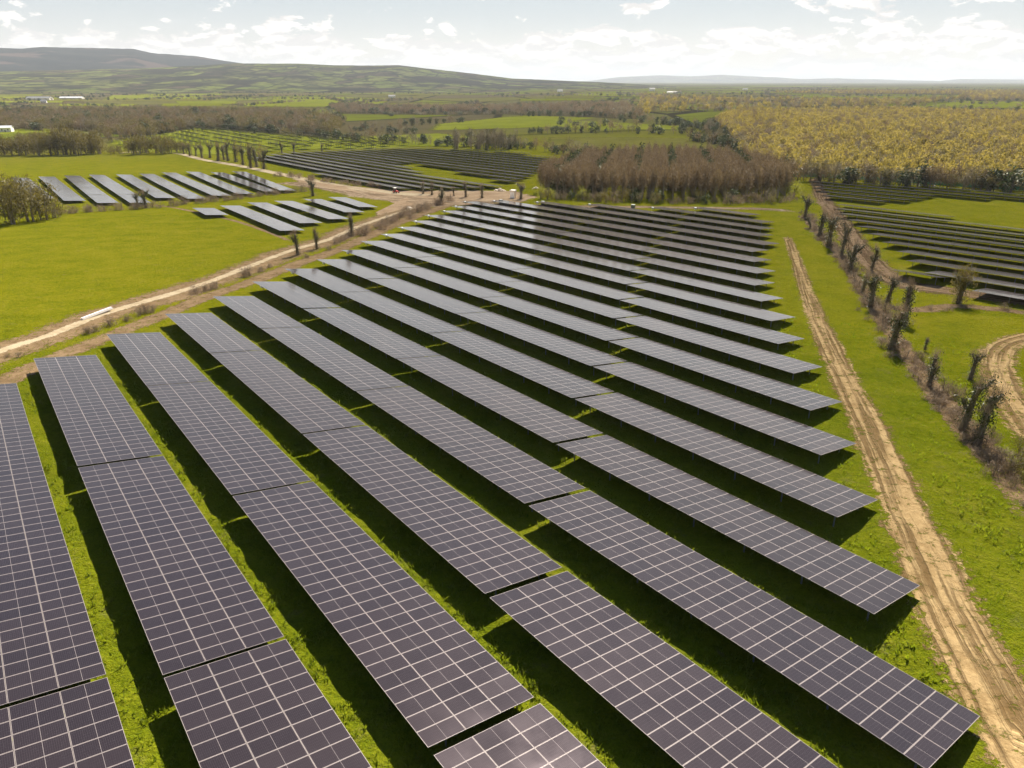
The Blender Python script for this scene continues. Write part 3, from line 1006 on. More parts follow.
class Kind:
    """a few variants of one plant: a trunk mesh and a crown mesh each"""

    def __init__(self, name, nvar, fn, crown_mat, bark, crown_name="crown"):
        self.name, self.cn = name, crown_name
        self.var = []
        for i in range(nvar):
            rg = np.random.default_rng(abs(hash_(name)) + i)
            tmb, cv = fn(rg)
            self.var.append((tmb.mesh("trunk", bark), quads_mesh("crown", cv, 4, [crown_mat])))
        self.joined = []

    def put(self, P, h, label, cat, group=None, name=None, lean=0.0, v=None, sx=None):
        """h scales a plant modelled at height 1"""
        i = int(rng.integers(len(self.var))) if v is None else v % len(self.var)
        root = empty(name or self.name, (P[0], P[1], gz1(P[0], P[1]) - 0.03), float(rng.uniform(0, 6.28)))
        w = h * rng.uniform(0.88, 1.15) if sx is None else sx
        root.scale = (w, w, h)
        if lean:
            root.rotation_euler = (rng.normal(0, lean), rng.normal(0, lean), root.rotation_euler[2])
        tag(root, label, cat, group)
        link("trunk", self.var[i][0], root)
        link(self.cn, self.var[i][1], root)
        return root

    def mass_objects(self):
        if not self.joined:
            for t, c in self.var:
                me = t.copy()
                n0 = len(me.vertices)
                v = np.zeros(n0 * 3, np.float32)
                me.vertices.foreach_get("co", v)
                w = np.zeros(len(c.vertices) * 3, np.float32)
                c.vertices.foreach_get("co", w)
                faces = [tuple(p.vertices) for p in me.polygons] + [tuple(np.arange(4) + n0 + 4 * k) for k in range(len(c.polygons))]
                j = bpy.data.meshes.new("mass_plant")
                j.from_pydata(np.concatenate([v.reshape(-1, 3), w.reshape(-1, 3)]).tolist(), [], [tuple(int(a) for a in f) for f in faces])
                j.materials.append(t.materials[0])
                j.materials.append(c.materials[0])
                j.polygons.foreach_set("material_index", [0] * len(t.polygons) + [1] * len(c.polygons))
                self.joined.append(bpy.data.objects.new("mass_plant", j))
        return self.joined


def hash_(s):
    return sum((i + 1) * ord(ch) for i, ch in enumerate(s))


def unit(fn):
    return fn


def k_scrub(rg):
    return trunk_mb(rg, 0.85, 0.022, 10, 0.45, 3, 0.2), crown_verts(rg, 900, 26, 0.46, 0.86, 0.10, 0.055, "egg", 0.25, 0.3, 0.22)


def k_brown(rg):
    return trunk_mb(rg, 0.92, 0.020, 10, 0.35, 1, 0.25), crown_verts(rg, 420, 22, 0.33, 0.78, 0.22, 0.06, "egg", 0.5, 0.22, 0.24)


def k_larch(rg):
    return trunk_mb(rg, 0.97, 0.013, 6, 0.16, 1, 0.35), crown_verts(rg, 560, 24, 0.13, 0.70, 0.29, 0.032, "egg", 0.7, 0.2, 0.24)


def k_birch(rg):
    return trunk_mb(rg, 0.95, 0.014, 6, 0.2, 1, 0.3), crown_verts(rg, 300, 14, 0.24, 0.78, 0.20, 0.066, "egg", 0.35, 0.5, 0.20)


def k_ever(rg):
    return trunk_mb(rg, 0.75, 0.04, 4, 0.3, 1, 0.2), crown_verts(rg, 420, 18, 0.42, 0.86, 0.08, 0.085, "egg", 0.1, 0.5, 0.24)


def k_conif(rg):
    return trunk_mb(rg, 0.97, 0.02, 3, 0.15, 1, 0.3), crown_verts(rg, 420, 24, 0.26, 0.92, 0.05, 0.07, "cone", 0.0, 0.4, 0.22)


def k_bramble(rg):
    mb = MB()
    for _ in range(9):
        a = rg.uniform(0, 6.28)
        r1, hh = rg.uniform(0.2, 0.6), rg.uniform(0.5, 1.05)
        mb.tube([(0.1 * math.cos(a), 0.1 * math.sin(a), -0.05), (r1 * 0.5 * math.cos(a), r1 * 0.5 * math.sin(a), hh * 0.7), (r1 * math.cos(a), r1 * math.sin(a), hh)], [0.012, 0.009, 0.003], 3, cap=False)
    return mb, crown_verts(rg, 420, 14, 0.62, 0.75, 0.02, 0.10, "dome", 0.55, 0.16, 0.25)


def stump_ivy(rg, fork=2, lean=(0.0, 0.0), h=1.0):
    """topped trunk clad in ivy with a brush of cut shoots; height 1"""
    mb = MB()
    top = 0.74
    pts = [(0, 0, -0.06), (lean[0] * 0.3, lean[1] * 0.3, 0.25), (lean[0] * 0.7, lean[1] * 0.7, 0.5), (lean[0], lean[1], top)]
    mb.tube(pts, [0.065, 0.05, 0.045, 0.038], 7)
    cs, tips = [], []
    for t in np.linspace(0.02, 1, 26):
        i = min(int(t * 3), 2)
        f = t * 3 - i
        cs.append(np.array(pts[i]) * (1 - f) + np.array(pts[i + 1]) * f)
    tips.append(np.array(pts[-1]))
    for k in range(fork):
        a = rg.uniform(0, 6.28)
        zz = rg.uniform(0.3, 0.66)
        b0 = np.array([lean[0] * zz / top, lean[1] * zz / top, zz])
        ll = rg.uniform(0.14, 0.28)
        b1 = b0 + np.array([math.cos(a) * ll * 0.8, math.sin(a) * ll * 0.8, ll])
        mb.tube([b0, (b0 + b1) / 2 + np.array([math.cos(a), math.sin(a), -0.3]) * 0.02, b1], [0.034, 0.028, 0.02], 5)
        tips.append(b1)
        for t in np.linspace(0.1, 1, 7):
            cs.append(b0 * (1 - t) + b1 * t)
    cs = np.array(cs)
    n = 1300
    pick = rg.integers(0, len(cs), n)
    bulge = 0.044 + 0.03 * np.sin(pick * 1.3 + rg.uniform(0, 6)) ** 2
    pos = cs[pick] + rg.normal(size=(n, 3)) * np.stack([bulge, bulge, np.full(n, 0.03)], -1)
    ivy = slivers(n, pos, 0.019, rg, 0.0, 0.75)
    # brush of shoots at the cut ends
    m = 330
    tp = np.concatenate([np.repeat(np.array(tips), 14, 0), cs[cs[:, 2] > 0.22]])
    tp = tp[rg.integers(0, len(tp), m)]
    z = rg.uniform(0.0, 0.16, m)
    pos = tp + np.stack([rg.normal(0, 0.045, m) * (0.7 + z * 4), rg.normal(0, 0.045, m) * (0.7 + z * 4), z], -1)
    shoots = slivers(m, pos, 0.065, rg, 1.8, 0.06)
    # brambles at the foot
    m2 = 260
    a = rg.uniform(0, 6.28, m2)
    rr = np.abs(rg.normal(0, 0.13, m2))
    pos = np.stack([np.cos(a) * rr, np.sin(a) * rr, rg.uniform(0, 0.16, m2)], -1)
    foot = slivers(m2, pos, 0.05, rg, 0.9, 0.08)
    return mb, ivy, shoots, foot


STUMP = []
for i in range(9):
    rg = np.random.default_rng(500 + i)
    ln = (rg.normal(0, 0.05), rg.normal(0, 0.05)) if i != 4 else (0.30, 0.05)
    mb, ivy, sh, ft = stump_ivy(rg, [1, 2, 3, 2, 0, 3, 1, 2, 3][i], ln)
    STUMP.append((mb.mesh("trunk", M["bark"]), quads_mesh("ivy", ivy, 4, [M["ivy"]]), quads_mesh("shoots", sh, 4, [M["twig"]]), quads_mesh("brambles", ft, 4, [M["twig"]])))


def stump(P, h, label, v, group="topped ivy trunks", rz=None, wide=1.0, name="ivy_stump"):
    root = empty(name, (P[0], P[1], gz1(*P) - 0.02), float(rng.uniform(0, 6.28)) if rz is None else rz)
    root.scale = (h * wide, h * wide, h)
    tag(root, label, "tree", group)
    for nm, me in zip(("trunk", "ivy", "sprays", "leaves"), STUMP[v % len(STUMP)]):
        link(nm, me, root)
    return root


SCRUB = Kind("scrub_tree", 5, k_scrub, M["scrub"], M["bark_grey"])
BROWN = Kind("bare_tree", 5, k_brown, M["brownwood"], M["bark_grey"])
GREY = Kind("bare_tree", 4, k_brown, M["greywood"], M["bark_grey"])
LARCH = Kind("plantation_tree", 6, k_larch, M["larch"], M["bark_grey"])
BIRCH = Kind("birch_tree", 5, k_birch, M["birch"], M["bark_grey"])
EVER = Kind("evergreen_bush", 4, k_ever, M["green"], M["bark"])
CONIF = Kind("conifer_tree", 3, k_conif, M["green"], M["bark"])
LIME = Kind("green_bush", 3, k_scrub, M["lime"], M["bark"])
BRAM = Kind("bramble", 5, k_bramble, M["twig"], M["bark"], "sprays")


def top_h(base, ytop):
    """height of a thing whose foot and top were surveyed"""
    P = spot(*base)
    z = gz1(*P) - CAM_H
    lo, hi = 0.1, 60
    for _ in range(40):
        h = (lo + hi) / 2
        zc = P[1] * math.cos(TH) - (z + h) * math.sin(TH)
        y = 384 - CAM_F * (P[1] * math.sin(TH) + (z + h) * math.cos(TH)) / zc
        if y > ytop:
            lo = h
        else:
            hi = h
    return P, lo


def mass(name, label, kinds, probs, P, heights, widths, cat=None):
    """one object that spreads many plants; kinds give the meshes"""
    me = bpy.data.meshes.new(name)
    n = len(P)
    me.vertices.add(n)
    co = np.column_stack([P, gz(P[:, 0], P[:, 1]) - 0.1]).astype(np.float32)
    me.vertices.foreach_set("co", co.ravel())
    objs = [o for k in kinds for o in k.mass_objects()]
    pv = np.concatenate([np.full(len(k.var), pr / len(k.var)) for k, pr in zip(kinds, probs)])
    which = rng.choice(len(objs), n, p=pv / pv.sum())
    a = me.attributes.new("which", "INT", "POINT")
    a.data.foreach_set("value", which.astype(np.int32))
    a = me.attributes.new("size", "FLOAT_VECTOR", "POINT")
    a.data.foreach_set("vector", np.column_stack([widths, widths, heights]).astype(np.float32).ravel())
    a = me.attributes.new("spin", "FLOAT_VECTOR", "POINT")
    a.data.foreach_set("vector", np.column_stack([np.zeros(n), np.zeros(n), rng.uniform(0, 6.28, n)]).astype(np.float32).ravel())
    o = link(name, me)
    ng = bpy.data.node_groups.new(name, "GeometryNodeTree")
    ng.interface.new_socket("Geometry", in_out="INPUT", socket_type="NodeSocketGeometry")
    ng.interface.new_socket("Geometry", in_out="OUTPUT", socket_type="NodeSocketGeometry")
    gi, go = ng.nodes.new("NodeGroupInput"), ng.nodes.new("NodeGroupOutput")
    jn = ng.nodes.new("GeometryNodeJoinGeometry")
    L = ng.links.new

    def attr(nm, tp):
        q = ng.nodes.new("GeometryNodeInputNamedAttribute")
        q.data_type = tp
        q.inputs["Name"].default_value = nm
        return q.outputs["Attribute"]
    aw, as_, ar = attr("which", "INT"), attr("size", "FLOAT_VECTOR"), attr("spin", "FLOAT_VECTOR")
    for i, src in enumerate(objs):
        oi = ng.nodes.new("GeometryNodeObjectInfo")
        oi.inputs["Object"].default_value = src
        oi.inputs["As Instance"].default_value = True
        cmp_ = ng.nodes.new("FunctionNodeCompare")
        cmp_.data_type = "INT"
        cmp_.operation = "EQUAL"
        ins = [s for s in cmp_.inputs if s.type == "INT"]
        L(aw, ins[0])
        ins[1].default_value = i
        ip = ng.nodes.new("GeometryNodeInstanceOnPoints")
        L(gi.outputs[0], ip.inputs["Points"])
        L([s for s in cmp_.outputs if s.type == "BOOLEAN"][0], ip.inputs["Selection"])
        L(oi.outputs["Geometry"], ip.inputs["Instance"])
        L(as_, ip.inputs["Scale"])
        L(ar, ip.inputs["Rotation"])
        L(ip.outputs[0], jn.inputs[0])
    L(jn.outputs[0], go.inputs[0])
    md = o.modifiers.new("spread", "NODES")
    md.node_group = ng
    tag(o, label, cat, None, "stuff")
    return o


right_stumps = [((805, 218), 192, 2, "ivy clad stump at the far end of the right hedge, by the green bush"), ((811, 229), 214, 4, "short leaning ivy stub second from the far end of the hedge"),
                ((819, 236), 205, 0, "slim ivy stump third from the far end of the right hedge"), ((828, 247), 209, 3, "tall twin ivy stump beside the narrow part of the hedge path"),
                ((841, 257), 221, 5, "broad ivy stump with brushy top just before the paired clumps"), ((849.5, 271), 236, 1, "dark ivy stump touching the broad brushy one behind it"),
                ((871, 271), 242, 8, "wide bushy ivy stump on the path side of the hedge"), ((862, 293), 266, 7, "dense ivy stump in the tight cluster mid hedge"),
                ((870, 307), 268, 2, "ragged ivy stump at the near end of the tight cluster"), ((887, 302), 272, 3, "two pronged ivy stump beside the bare strip"),
                ((891, 349), 298, 0, "tall narrow dark stump above the bramble bank"), ((904, 325), 279, 4, "leaning dark ivy trunk tilted to one side by the hedge"),
                ((925, 349), 335, 6, "low stub of trunk alone in the grass"), ((929, 386), 349, 1, "slender split stump on brown earth mid hedge"),
                ((970, 379), 348, 3, "two pronged stump set back towards the rutted turn"), ((962, 430), 369, 5, "frayed pale topped stump next to the largest one"),
                ((977, 446), 381, 8, "largest forked ivy stump nearest the camera with a long shadow")]
for b, yt, v, lab in right_stumps:
    P, h = top_h(b, yt)
    stump(P, h, lab, v, "topped ivy trunks of the right hedge", wide=0.85 if v in (8, 5) else 1.05)
P, h = top_h((958, 303), 262)
stump(P, h * 0.85, "bushy crowned ivy trunk alone at the edge of the bare strip", 2, None, wide=1.1)
t_ = SCRUB.put(P, h * 1.0, "pale brushy young tree grown through the lone ivy trunk by the bare strip", "tree", v=1, sx=0.55 * h)

left_stumps = [((298, 255), 227, 0, "dark ivy pole nearest the meadow corner of the lane"), ((317, 249), 226, 1, "forked ivy trunk beside the lane, second from the meadow corner"),
               ((352, 236), 209, 6, "slim leaning ivy pole on the bramble bank by the lane"), ((313, 196), 177, 2, "lone topped tree with a pale cap on the bare ground"),
               ((423, 194), 180, 1, "first thin ivy pole of the group beyond the bare ground"), ((432, 195), 180, 6, "second thin ivy pole of the group beyond the bare ground"),
               ((441, 204), 186, 8, "stout dark ivy stump leading the bramble bank"), ((454, 196), 186, 3, "small ivy pole just behind the stout stump"),
               ((466, 197), 179, 0, "tall straight ivy pole at the headland"), ((482, 198), 181, 6, "straight dark ivy pole at the headland, nearest the kiosk gap"),
               ((521, 199), 181, 2, "dense ivy stump standing beside the pale kiosk"), ((648, 199), 179, 5, "pale limbed dead tree in front of the plantation"),
               ((282, 153), 141, 1, "ivy pole on the far field edge, west of the pair"), ((294, 153), 142, 3, "ivy pole on the far field edge, east of the pair"), ((322, 151), 142, 6, "single ivy pole at the east end of the far field edge")]
for b, yt, v, lab in left_stumps:
    P, h = top_h(b, yt)
    stump(P, h, lab, v, "topped ivy trunks along the lanes", wide=1.2 if v in (2, 5, 8) else 0.9)
for i, (x, y) in enumerate([(184, 154), (190, 156), (202, 158), (210, 158), (218, 161), (228, 161), (236, 162), (243, 165), (251, 168), (257, 167), (264, 169), (224, 160), (196, 156)]):
    P, h = top_h((x, y), 141 + rng.uniform(-2, 2) + (i > 8) * 3)
    stump(P, h, "tall topped ivy trunk in the line along the works road", i, "line of ivy trunks along the works road", wide=0.9)
    if i % 2 == 0:
        BROWN.put(P + rng.normal(0, 1.5, 2), h * 1.0, "thin bare sapling among the ivy trunks of the works road", "tree", "saplings among the ivy trunks", sx=0.35 * h)

# hedge foot: brambles and shoots between the right-hand stumps
hp = resample(spots([(803, 214), (818, 232), (840, 256), (868, 298), (890, 335), (925, 378), (950, 410), (985, 450), (1030, 500)]), 1.7)
for i, P in enumerate(hp):
    if rng.random() < 0.35:
        continue
    BRAM.put(P + rng.normal(0, 1.0, 2), rng.uniform(1.0, 2.4), "brown bramble on the bank between the ivy stumps", "shrub", "brambles on the right hedge bank", name="hedge_bramble")
q_ = hp[rng.integers(0, len(hp), 170)] + rng.normal(0, 1.1, (170, 2))
mass("undergrowth", "tangle of dead stems along the right hedge bank", [BRAM], [1.0], q_, rng.uniform(0.5, 1.5, 170), rng.uniform(0.9, 1.8, 170))
for x, y, h in [(1019, 458, 2.4), (1026, 474, 2.8), (1012, 474, 1.6), (1034, 490, 3.0)]:
    SCRUB.put(spot(x, y), h, "leafless scrub bush at the edge of the rutted turn", "shrub", "scrub bushes beside the rutted turn")
for P in resample(spots([(880, 306), (920, 311), (985, 308), (1050, 316)]), 2.4):
    BRAM.put(P + rng.normal(0, 0.6, 2), rng.uniform(0.6, 1.5), "low bramble along the grassy ditch by the bare strip", "shrub", "brambles along the ditch")
# lane bank
for P in resample(spots([(335, 243), (350, 238), (375, 230), (395, 222), (420, 211), (445, 201)]), 1.5):
    BRAM.put(P + rng.normal(0, 1.4, 2), rng.uniform(1.4, 3.2), "brown bramble on the bank between lane and panel rows", "shrub", "brambles on the lane bank")
for x, y, h in [(88, 334, 1.6), (96, 331, 1.3), (111, 325, 1.7), (128, 321, 1.3), (140, 315, 2.0), (147, 313, 1.8), (195, 293, 1.8), (205, 291, 1.6), (216, 288, 1.8), (249, 276, 2.6), (262, 272, 1.4), (20, 357, 1.0), (305, 258, 1.3), (330, 250, 1.5), (270, 268, 1.2)]:
    P = spot(x, y)
    BRAM.put(P, h, "dry brown bramble at the edge of the pale lane", "shrub", "brambles edging the pale lane")
    BRAM.put(P + rng.normal(0, 0.7, 2), h * 0.8, "dry brown bramble at the edge of the pale lane", "shrub", "brambles edging the pale lane")
for P in resample(spots([(62, 214), (90, 212), (150, 208)]), 2.0):
    BRAM.put(P + rng.normal(0, 0.7, 2), rng.uniform(1.8, 4.0), "brown bramble in the hedge at the top of the meadow", "shrub", "brambles at the top of the meadow")
for P in resample(spots([(165, 207), (200, 203), (240, 199), (290, 193), (310, 191)]), 2.2):
    BRAM.put(P + rng.normal(0, 0.9, 2), rng.uniform(1.8, 4.0), "brown bramble between the two blocks of tilted tables", "shrub", "brambles between the left blocks")
for P in resample(spots([(275, 176), (300, 178), (340, 184), (380, 188)]), 2.6):
    if rng.random() < 0.7:
        BRAM.put(P + rng.normal(0, 0.9, 2), rng.uniform(1.4, 3.6), "brown bramble along the works road before the far block", "shrub", "brambles along the works road")
for x, y, h in [(138, 207, 6), (146, 208, 7)]:
    stump(spot(x, y), h, "small dense ivy stump in the bramble hedge, " + ("left of the pair" if x < 140 else "right of the pair"), 2, None, wide=1.1)

# willow clump at the left edge of the meadow
for i, (x, y, yt) in enumerate([(-30, 226, 170), (-8, 225, 168), (12, 224, 171), (30, 222, 170), (44, 220, 174), (54, 218, 186), (5, 214, 166), (25, 212, 167), (60, 217, 198), (-20, 214, 170), (38, 214, 176)]):
    P, h = top_h((x, y), yt + 8)
    SCRUB.put(P, h, "olive willow crowded in the clump at the meadow edge", "tree", "willow clump at the meadow edge", sx=h * 0.95)

# hedgerow trees behind the far bright field
for i in range(46):
    x = -20 + i * 4.6 + rng.normal(0, 1.5)
    y = 155.5 - 0.012 * x + rng.normal(0, 0.6)
    P, h = top_h((x, y), 133 + 5 * math.sin(x * 0.07) + rng.normal(0, 2) + (x > 110) * 6)
    SCRUB.put(P, h, "rounded olive tree in the hedgerow behind the far bright field", "tree", "hedgerow trees behind the far bright field", sx=h * 0.85)
for i in range(70):
    x, y = rng.uniform(20, 175), 0
    y = np.interp(x, [20, 80, 140, 175], [146, 143, 137, 131]) + rng.normal(0, 1.5)
    K = SCRUB if rng.random() < 0.6 else BROWN
    P = spot(x, y)
    K.put(P, rng.uniform(7, 12), "bushy tree on the wood edge above the small tables", "tree", "wood edge trees above the small tables", sx=rng.uniform(6, 10), name="wood_edge_tree")

# bushes before the plantation, and the round tree at its corner
for i in range(44):
    x = 543 + i * 5.8 + rng.normal(0, 1.5)
    y = np.interp(x, [540, 600, 700, 800], [199, 202, 203.5, 203]) + rng.normal(0, 0.8)
    K = [BRAM, SCRUB, EVER, GREY][int(rng.choice(4, p=[0.4, 0.3, 0.12, 0.18]))]
    h = rng.uniform(2.0, 5.0)
    K.put(spot(x, y), h, "low bush in the tangled edge before the brown plantation", "shrub", "bushes before the plantation", name="edge_bush")
for x, y, h in [(541, 199, 4.5), (552, 199, 4.0), (583, 200, 5.0)]:
    LIME.put(spot(x, y), h, "yellow green bush before the plantation", "shrub", "yellow green bushes before the plantation")
P, h = top_h((793, 197), 180)
LIME.put(P, h, "round bright green bush at the plantation corner by the hedge path", "shrub", sx=h * 1.1)
P, h = top_h((789, 188), 156)
BROWN.put(P, h, "spreading bare tree at the corner of plantation and hedge path", "tree", sx=h * 1.3)

# ------------------------------------------------------------------ woods
def scatter(poly, spacing, jitter=0.45, rows=False):
    lo, hi = poly.min(0), poly.max(0)
    gx, gy = np.meshgrid(np.arange(lo[0], hi[0], spacing), np.arange(lo[1], hi[1], spacing))
    P = np.column_stack([gx.ravel(), gy.ravel()])
    P = P + rng.uniform(-jitter, jitter, P.shape) * spacing
    return P[inside(P[:, 0], P[:, 1], poly)]


# plantation in straight rows
pl = spots([(540, 193), (560, 197), (600, 199), (700, 201), (785, 199), (790, 191), (780, 183), (755, 174), (705, 167), (640, 165), (585, 169), (552, 181)])
d_ = np.array([math.sin(R(11)), math.cos(R(11))])
n_ = np.array([-d_[1], d_[0]])
gu, gv = np.meshgrid(np.arange(0, 900, 2.3), np.arange(-500, 500, 3.7))
gu = gu + rng.normal(0, 0.35, gu.shape)
row_id = np.repeat(np.arange(gv.shape[0]), gv.shape[1])
PP = gu.ravel()[:, None] * d_ + gv.ravel()[:, None] * n_
ok = inside(PP[:, 0], PP[:, 1], pl)
PP, row_id = PP[ok], row_id[ok]
order = np.argsort(PP @ np.array([0.1, 1.0]))
PP, row_id = PP[order], row_id[order]
dark = ((row_id % 4) == 1) & (rng.random(len(PP)) < 0.75)
for P, dk in zip(PP[:280], dark[:280]):
    (CONIF if dk and P[1] > 285 else LARCH).put(P, rng.uniform(10.3, 12.0), "slim brown tree in the straight rows of the plantation", "tree", "plantation trees", sx=rng.uniform(11, 15), name="plantation_tree")
rest = PP[280:]
nr = len(rest)
dk = dark[280:]
mass("plantation_mass", "deeper rows of brown plantation trees behind its front rows", [LARCH], [1.0], rest[~dk], rng.uniform(10.0, 12.0, (~dk).sum()), rng.uniform(11, 15, (~dk).sum()))
mass("conifer_rows", "dark conifer rows striping the back of the brown plantation", [CONIF], [1.0], rest[dk], rng.uniform(10.0, 12.0, dk.sum()), rng.uniform(8, 11, dk.sum()))

# yellow birch wood
yb = spots([(745, 163), (800, 176), (860, 181), (930, 185), (1000, 189), (1100, 196), (1120, 118), (900, 112), (740, 113), (715, 122), (735, 140)])
P = scatter(yb, 5.6)
dist = np.linalg.norm(P, axis=1)
P = P[np.argsort(dist)]
front = [q for q in P if q[1] < 1e9][:170]
for q in front:
    BIRCH.put(q, rng.uniform(5.5, 8.5), "yellow budding birch at the front of the wide birch wood", "tree", "birches at the front of the wood", sx=rng.uniform(6, 9))
q = P[170:]
k = len(q)
mass("birch_wood", "wide wood of yellow budding birches receding to the plain", [BIRCH, BROWN, GREY], [0.74, 0.16, 0.10], q, rng.uniform(5.5, 9.0, k) * (1 + 0.1 * np.sin(q[:, 0] * 0.03)), rng.uniform(6.5, 10, k))
# darker edge of that wood
for i in range(96):
    x = 755 + i * 3.2 + rng.normal(0, 2)
    y = np.interp(x, [760, 800, 900, 1024, 1060], [176, 181, 186.5, 192.5, 195]) - abs(rng.normal(0, 2.2)) + 0.6
    K = [EVER, SCRUB, GREY, BROWN][int(rng.choice(4, p=[0.04, 0.30, 0.34, 0.32]))]
    h = rng.uniform(5, 9)
    K.put(spot(x, y), h, "tree or tall bush on the shaded edge of the birch wood", "tree", "trees edging the birch wood", sx=h * rng.uniform(0.8, 1.2), name="wood_edge_tree")
for x, y, h in [(905, 187, 8), (848, 184, 7), (1010, 193, 9), (990, 191, 8)]:
    EVER.put(spot(x, y), h, "dark rounded evergreen at the edge of the birch wood", "tree", "dark evergreens edging the birch wood", sx=h * 1.2)

# brown woods
w1 = spots([(-80, 131), (80, 130.5), (140, 137), (200, 127.5), (330, 136), (345, 124), (300, 115), (150, 113), (0, 116), (-80, 118)])
P = scatter(w1, 7.5)
P = P[vnoise(P[:, 0] / 55, P[:, 1] / 90, 11) > 0.24]
k = len(P)
mass("brown_wood", "bare brown woodland beyond the left fields", [BROWN, GREY, SCRUB, EVER], [0.42, 0.2, 0.28, 0.10], P, rng.uniform(6, 13, k), rng.uniform(9, 14, k))
w2 = spots([(330, 113), (540, 112), (645, 119), (625, 107), (330, 107)])
P = scatter(w2, 9.5)
P = P[vnoise(P[:, 0] / 80, P[:, 1] / 140, 12) > 0.26]
k = len(P)
mass("brown_wood", "long belt of bare brown woodland across the middle distance", [BROWN, GREY, EVER], [0.74, 0.2, 0.06], P, rng.uniform(7, 11, k), rng.uniform(10, 15, k))
w3 = spots([(640, 115), (700, 112), (900, 108), (1080, 107), (1080, 92), (850, 92), (640, 96)])
P = scatter(w3, 15.0)
P = P[rng.random(len(P)) < 0.55]
for hole in ([(640, 98), (700, 93), (960, 95), (960, 99), (900, 102), (760, 101)], [(890, 110), (950, 101), (1090, 101), (1090, 110)], [(640, 106), (760, 104), (860, 106), (700, 108)]):
    hq = spots(hole)
    P = P[~inside(P[:, 0], P[:, 1], hq)]
k = len(P)
mass("mixed_wood", "mixed brown and yellow woodland in front of the far plain", [BIRCH, BROWN, GREY], [0.5, 0.35, 0.15], P, rng.uniform(7, 12, k), rng.uniform(9, 16, k))

# scattered bushes and trees in the middle fields
lines = [((530, 134), (640, 132), 24), ((560, 125), (610, 127), 10), ((650, 122), (735, 130), 18), ((640, 133), (735, 134), 12), ((520, 116), (600, 117), 20), ((400, 126), (470, 122), 14),
         ((350, 131), (420, 134), 16), ((340, 140), (520, 150), 44), ((470, 141), (540, 150), 26), ((600, 118), (650, 120), 10), ((545, 152), (600, 158), 18), ((690, 140), (755, 152), 26), ((620, 121), (740, 132), 20)]
n_b = 0
for a, b, c in lines:
    for i in range(int(c * 1.05)):
        t = (i + rng.uniform(-0.6, 0.6)) / (c * 1.05)
        x, y = a[0] + (b[0] - a[0]) * t, a[1] + (b[1] - a[1]) * t + rng.normal(0, 0.6)
        K = [EVER, GREY, BROWN][int(rng.choice(3, p=[0.6, 0.2, 0.2]))]
        h = rng.uniform(4, 8) * (1.0 if K is EVER else 1.3)
        K.put(spot(x, y), h, "dark bush or tree dotted along the middle distance field edges", "tree", "field edge trees of the middle distance", sx=h * rng.uniform(0.9, 1.3), name="field_tree")
# taller clump before the middle fields
for i in range(34):
    x = 455 + rng.uniform(0, 62)
    y = 149 + rng.normal(0, 1.2)
    K = GREY if rng.random() < 0.75 else CONIF
    P, h = top_h((x, y), 128 + abs(rng.normal(0, 5)))
    K.put(P, h, "tall bare tree in the clump beyond the far block of tables", "tree", "tall clump beyond the far block", sx=h * 0.7, name="clump_tree")
for i in range(40):
    x = 200 + rng.uniform(0, 160)
    y = np.interp(x, [200, 250, 330, 360], [128, 131, 139, 141]) + rng.normal(0, 0.8)
    K = [EVER, SCRUB, GREY][int(rng.choice(3, p=[0.5, 0.2, 0.3]))]
    P = spot(x, y)
    h = rng.uniform(5, 9)
    K.put(P, h, "dark bush on the wood edge beyond the dotted small tables", "tree", "wood edge bushes beyond the small tables", sx=h * 1.2, name="wood_edge_bush")

# hedgerows of the far plain: trees strung along field lines, one mass
pts = []
for _ in range(120):
    dd = 1100 * math.exp(rng.uniform(0, 1.6))
    az = rng.uniform(R(-40), R(40))
    c = np.array([math.sin(az), math.cos(az)]) * dd
    an = rng.choice([0.0, 0.25, -0.2, 1.4, 1.75]) + rng.normal(0, 0.1)
    ln = rng.uniform(120, 520)
    k = int(ln / 9)
    t = np.linspace(-0.5, 0.5, k)[:, None] * ln
    pts.append(c + t * np.array([math.cos(an), math.sin(an)]) + rng.normal(0, 2.5, (k, 2)))
P = np.concatenate(pts)
P = P[(P[:, 1] > 1000)]
k = len(P)
mass("distant_hedgerows", "hedgerow trees strung over the far plain", [GREY, BROWN, EVER], [0.45, 0.3, 0.25], P, rng.uniform(3.5, 8, k), rng.uniform(7, 12, k))


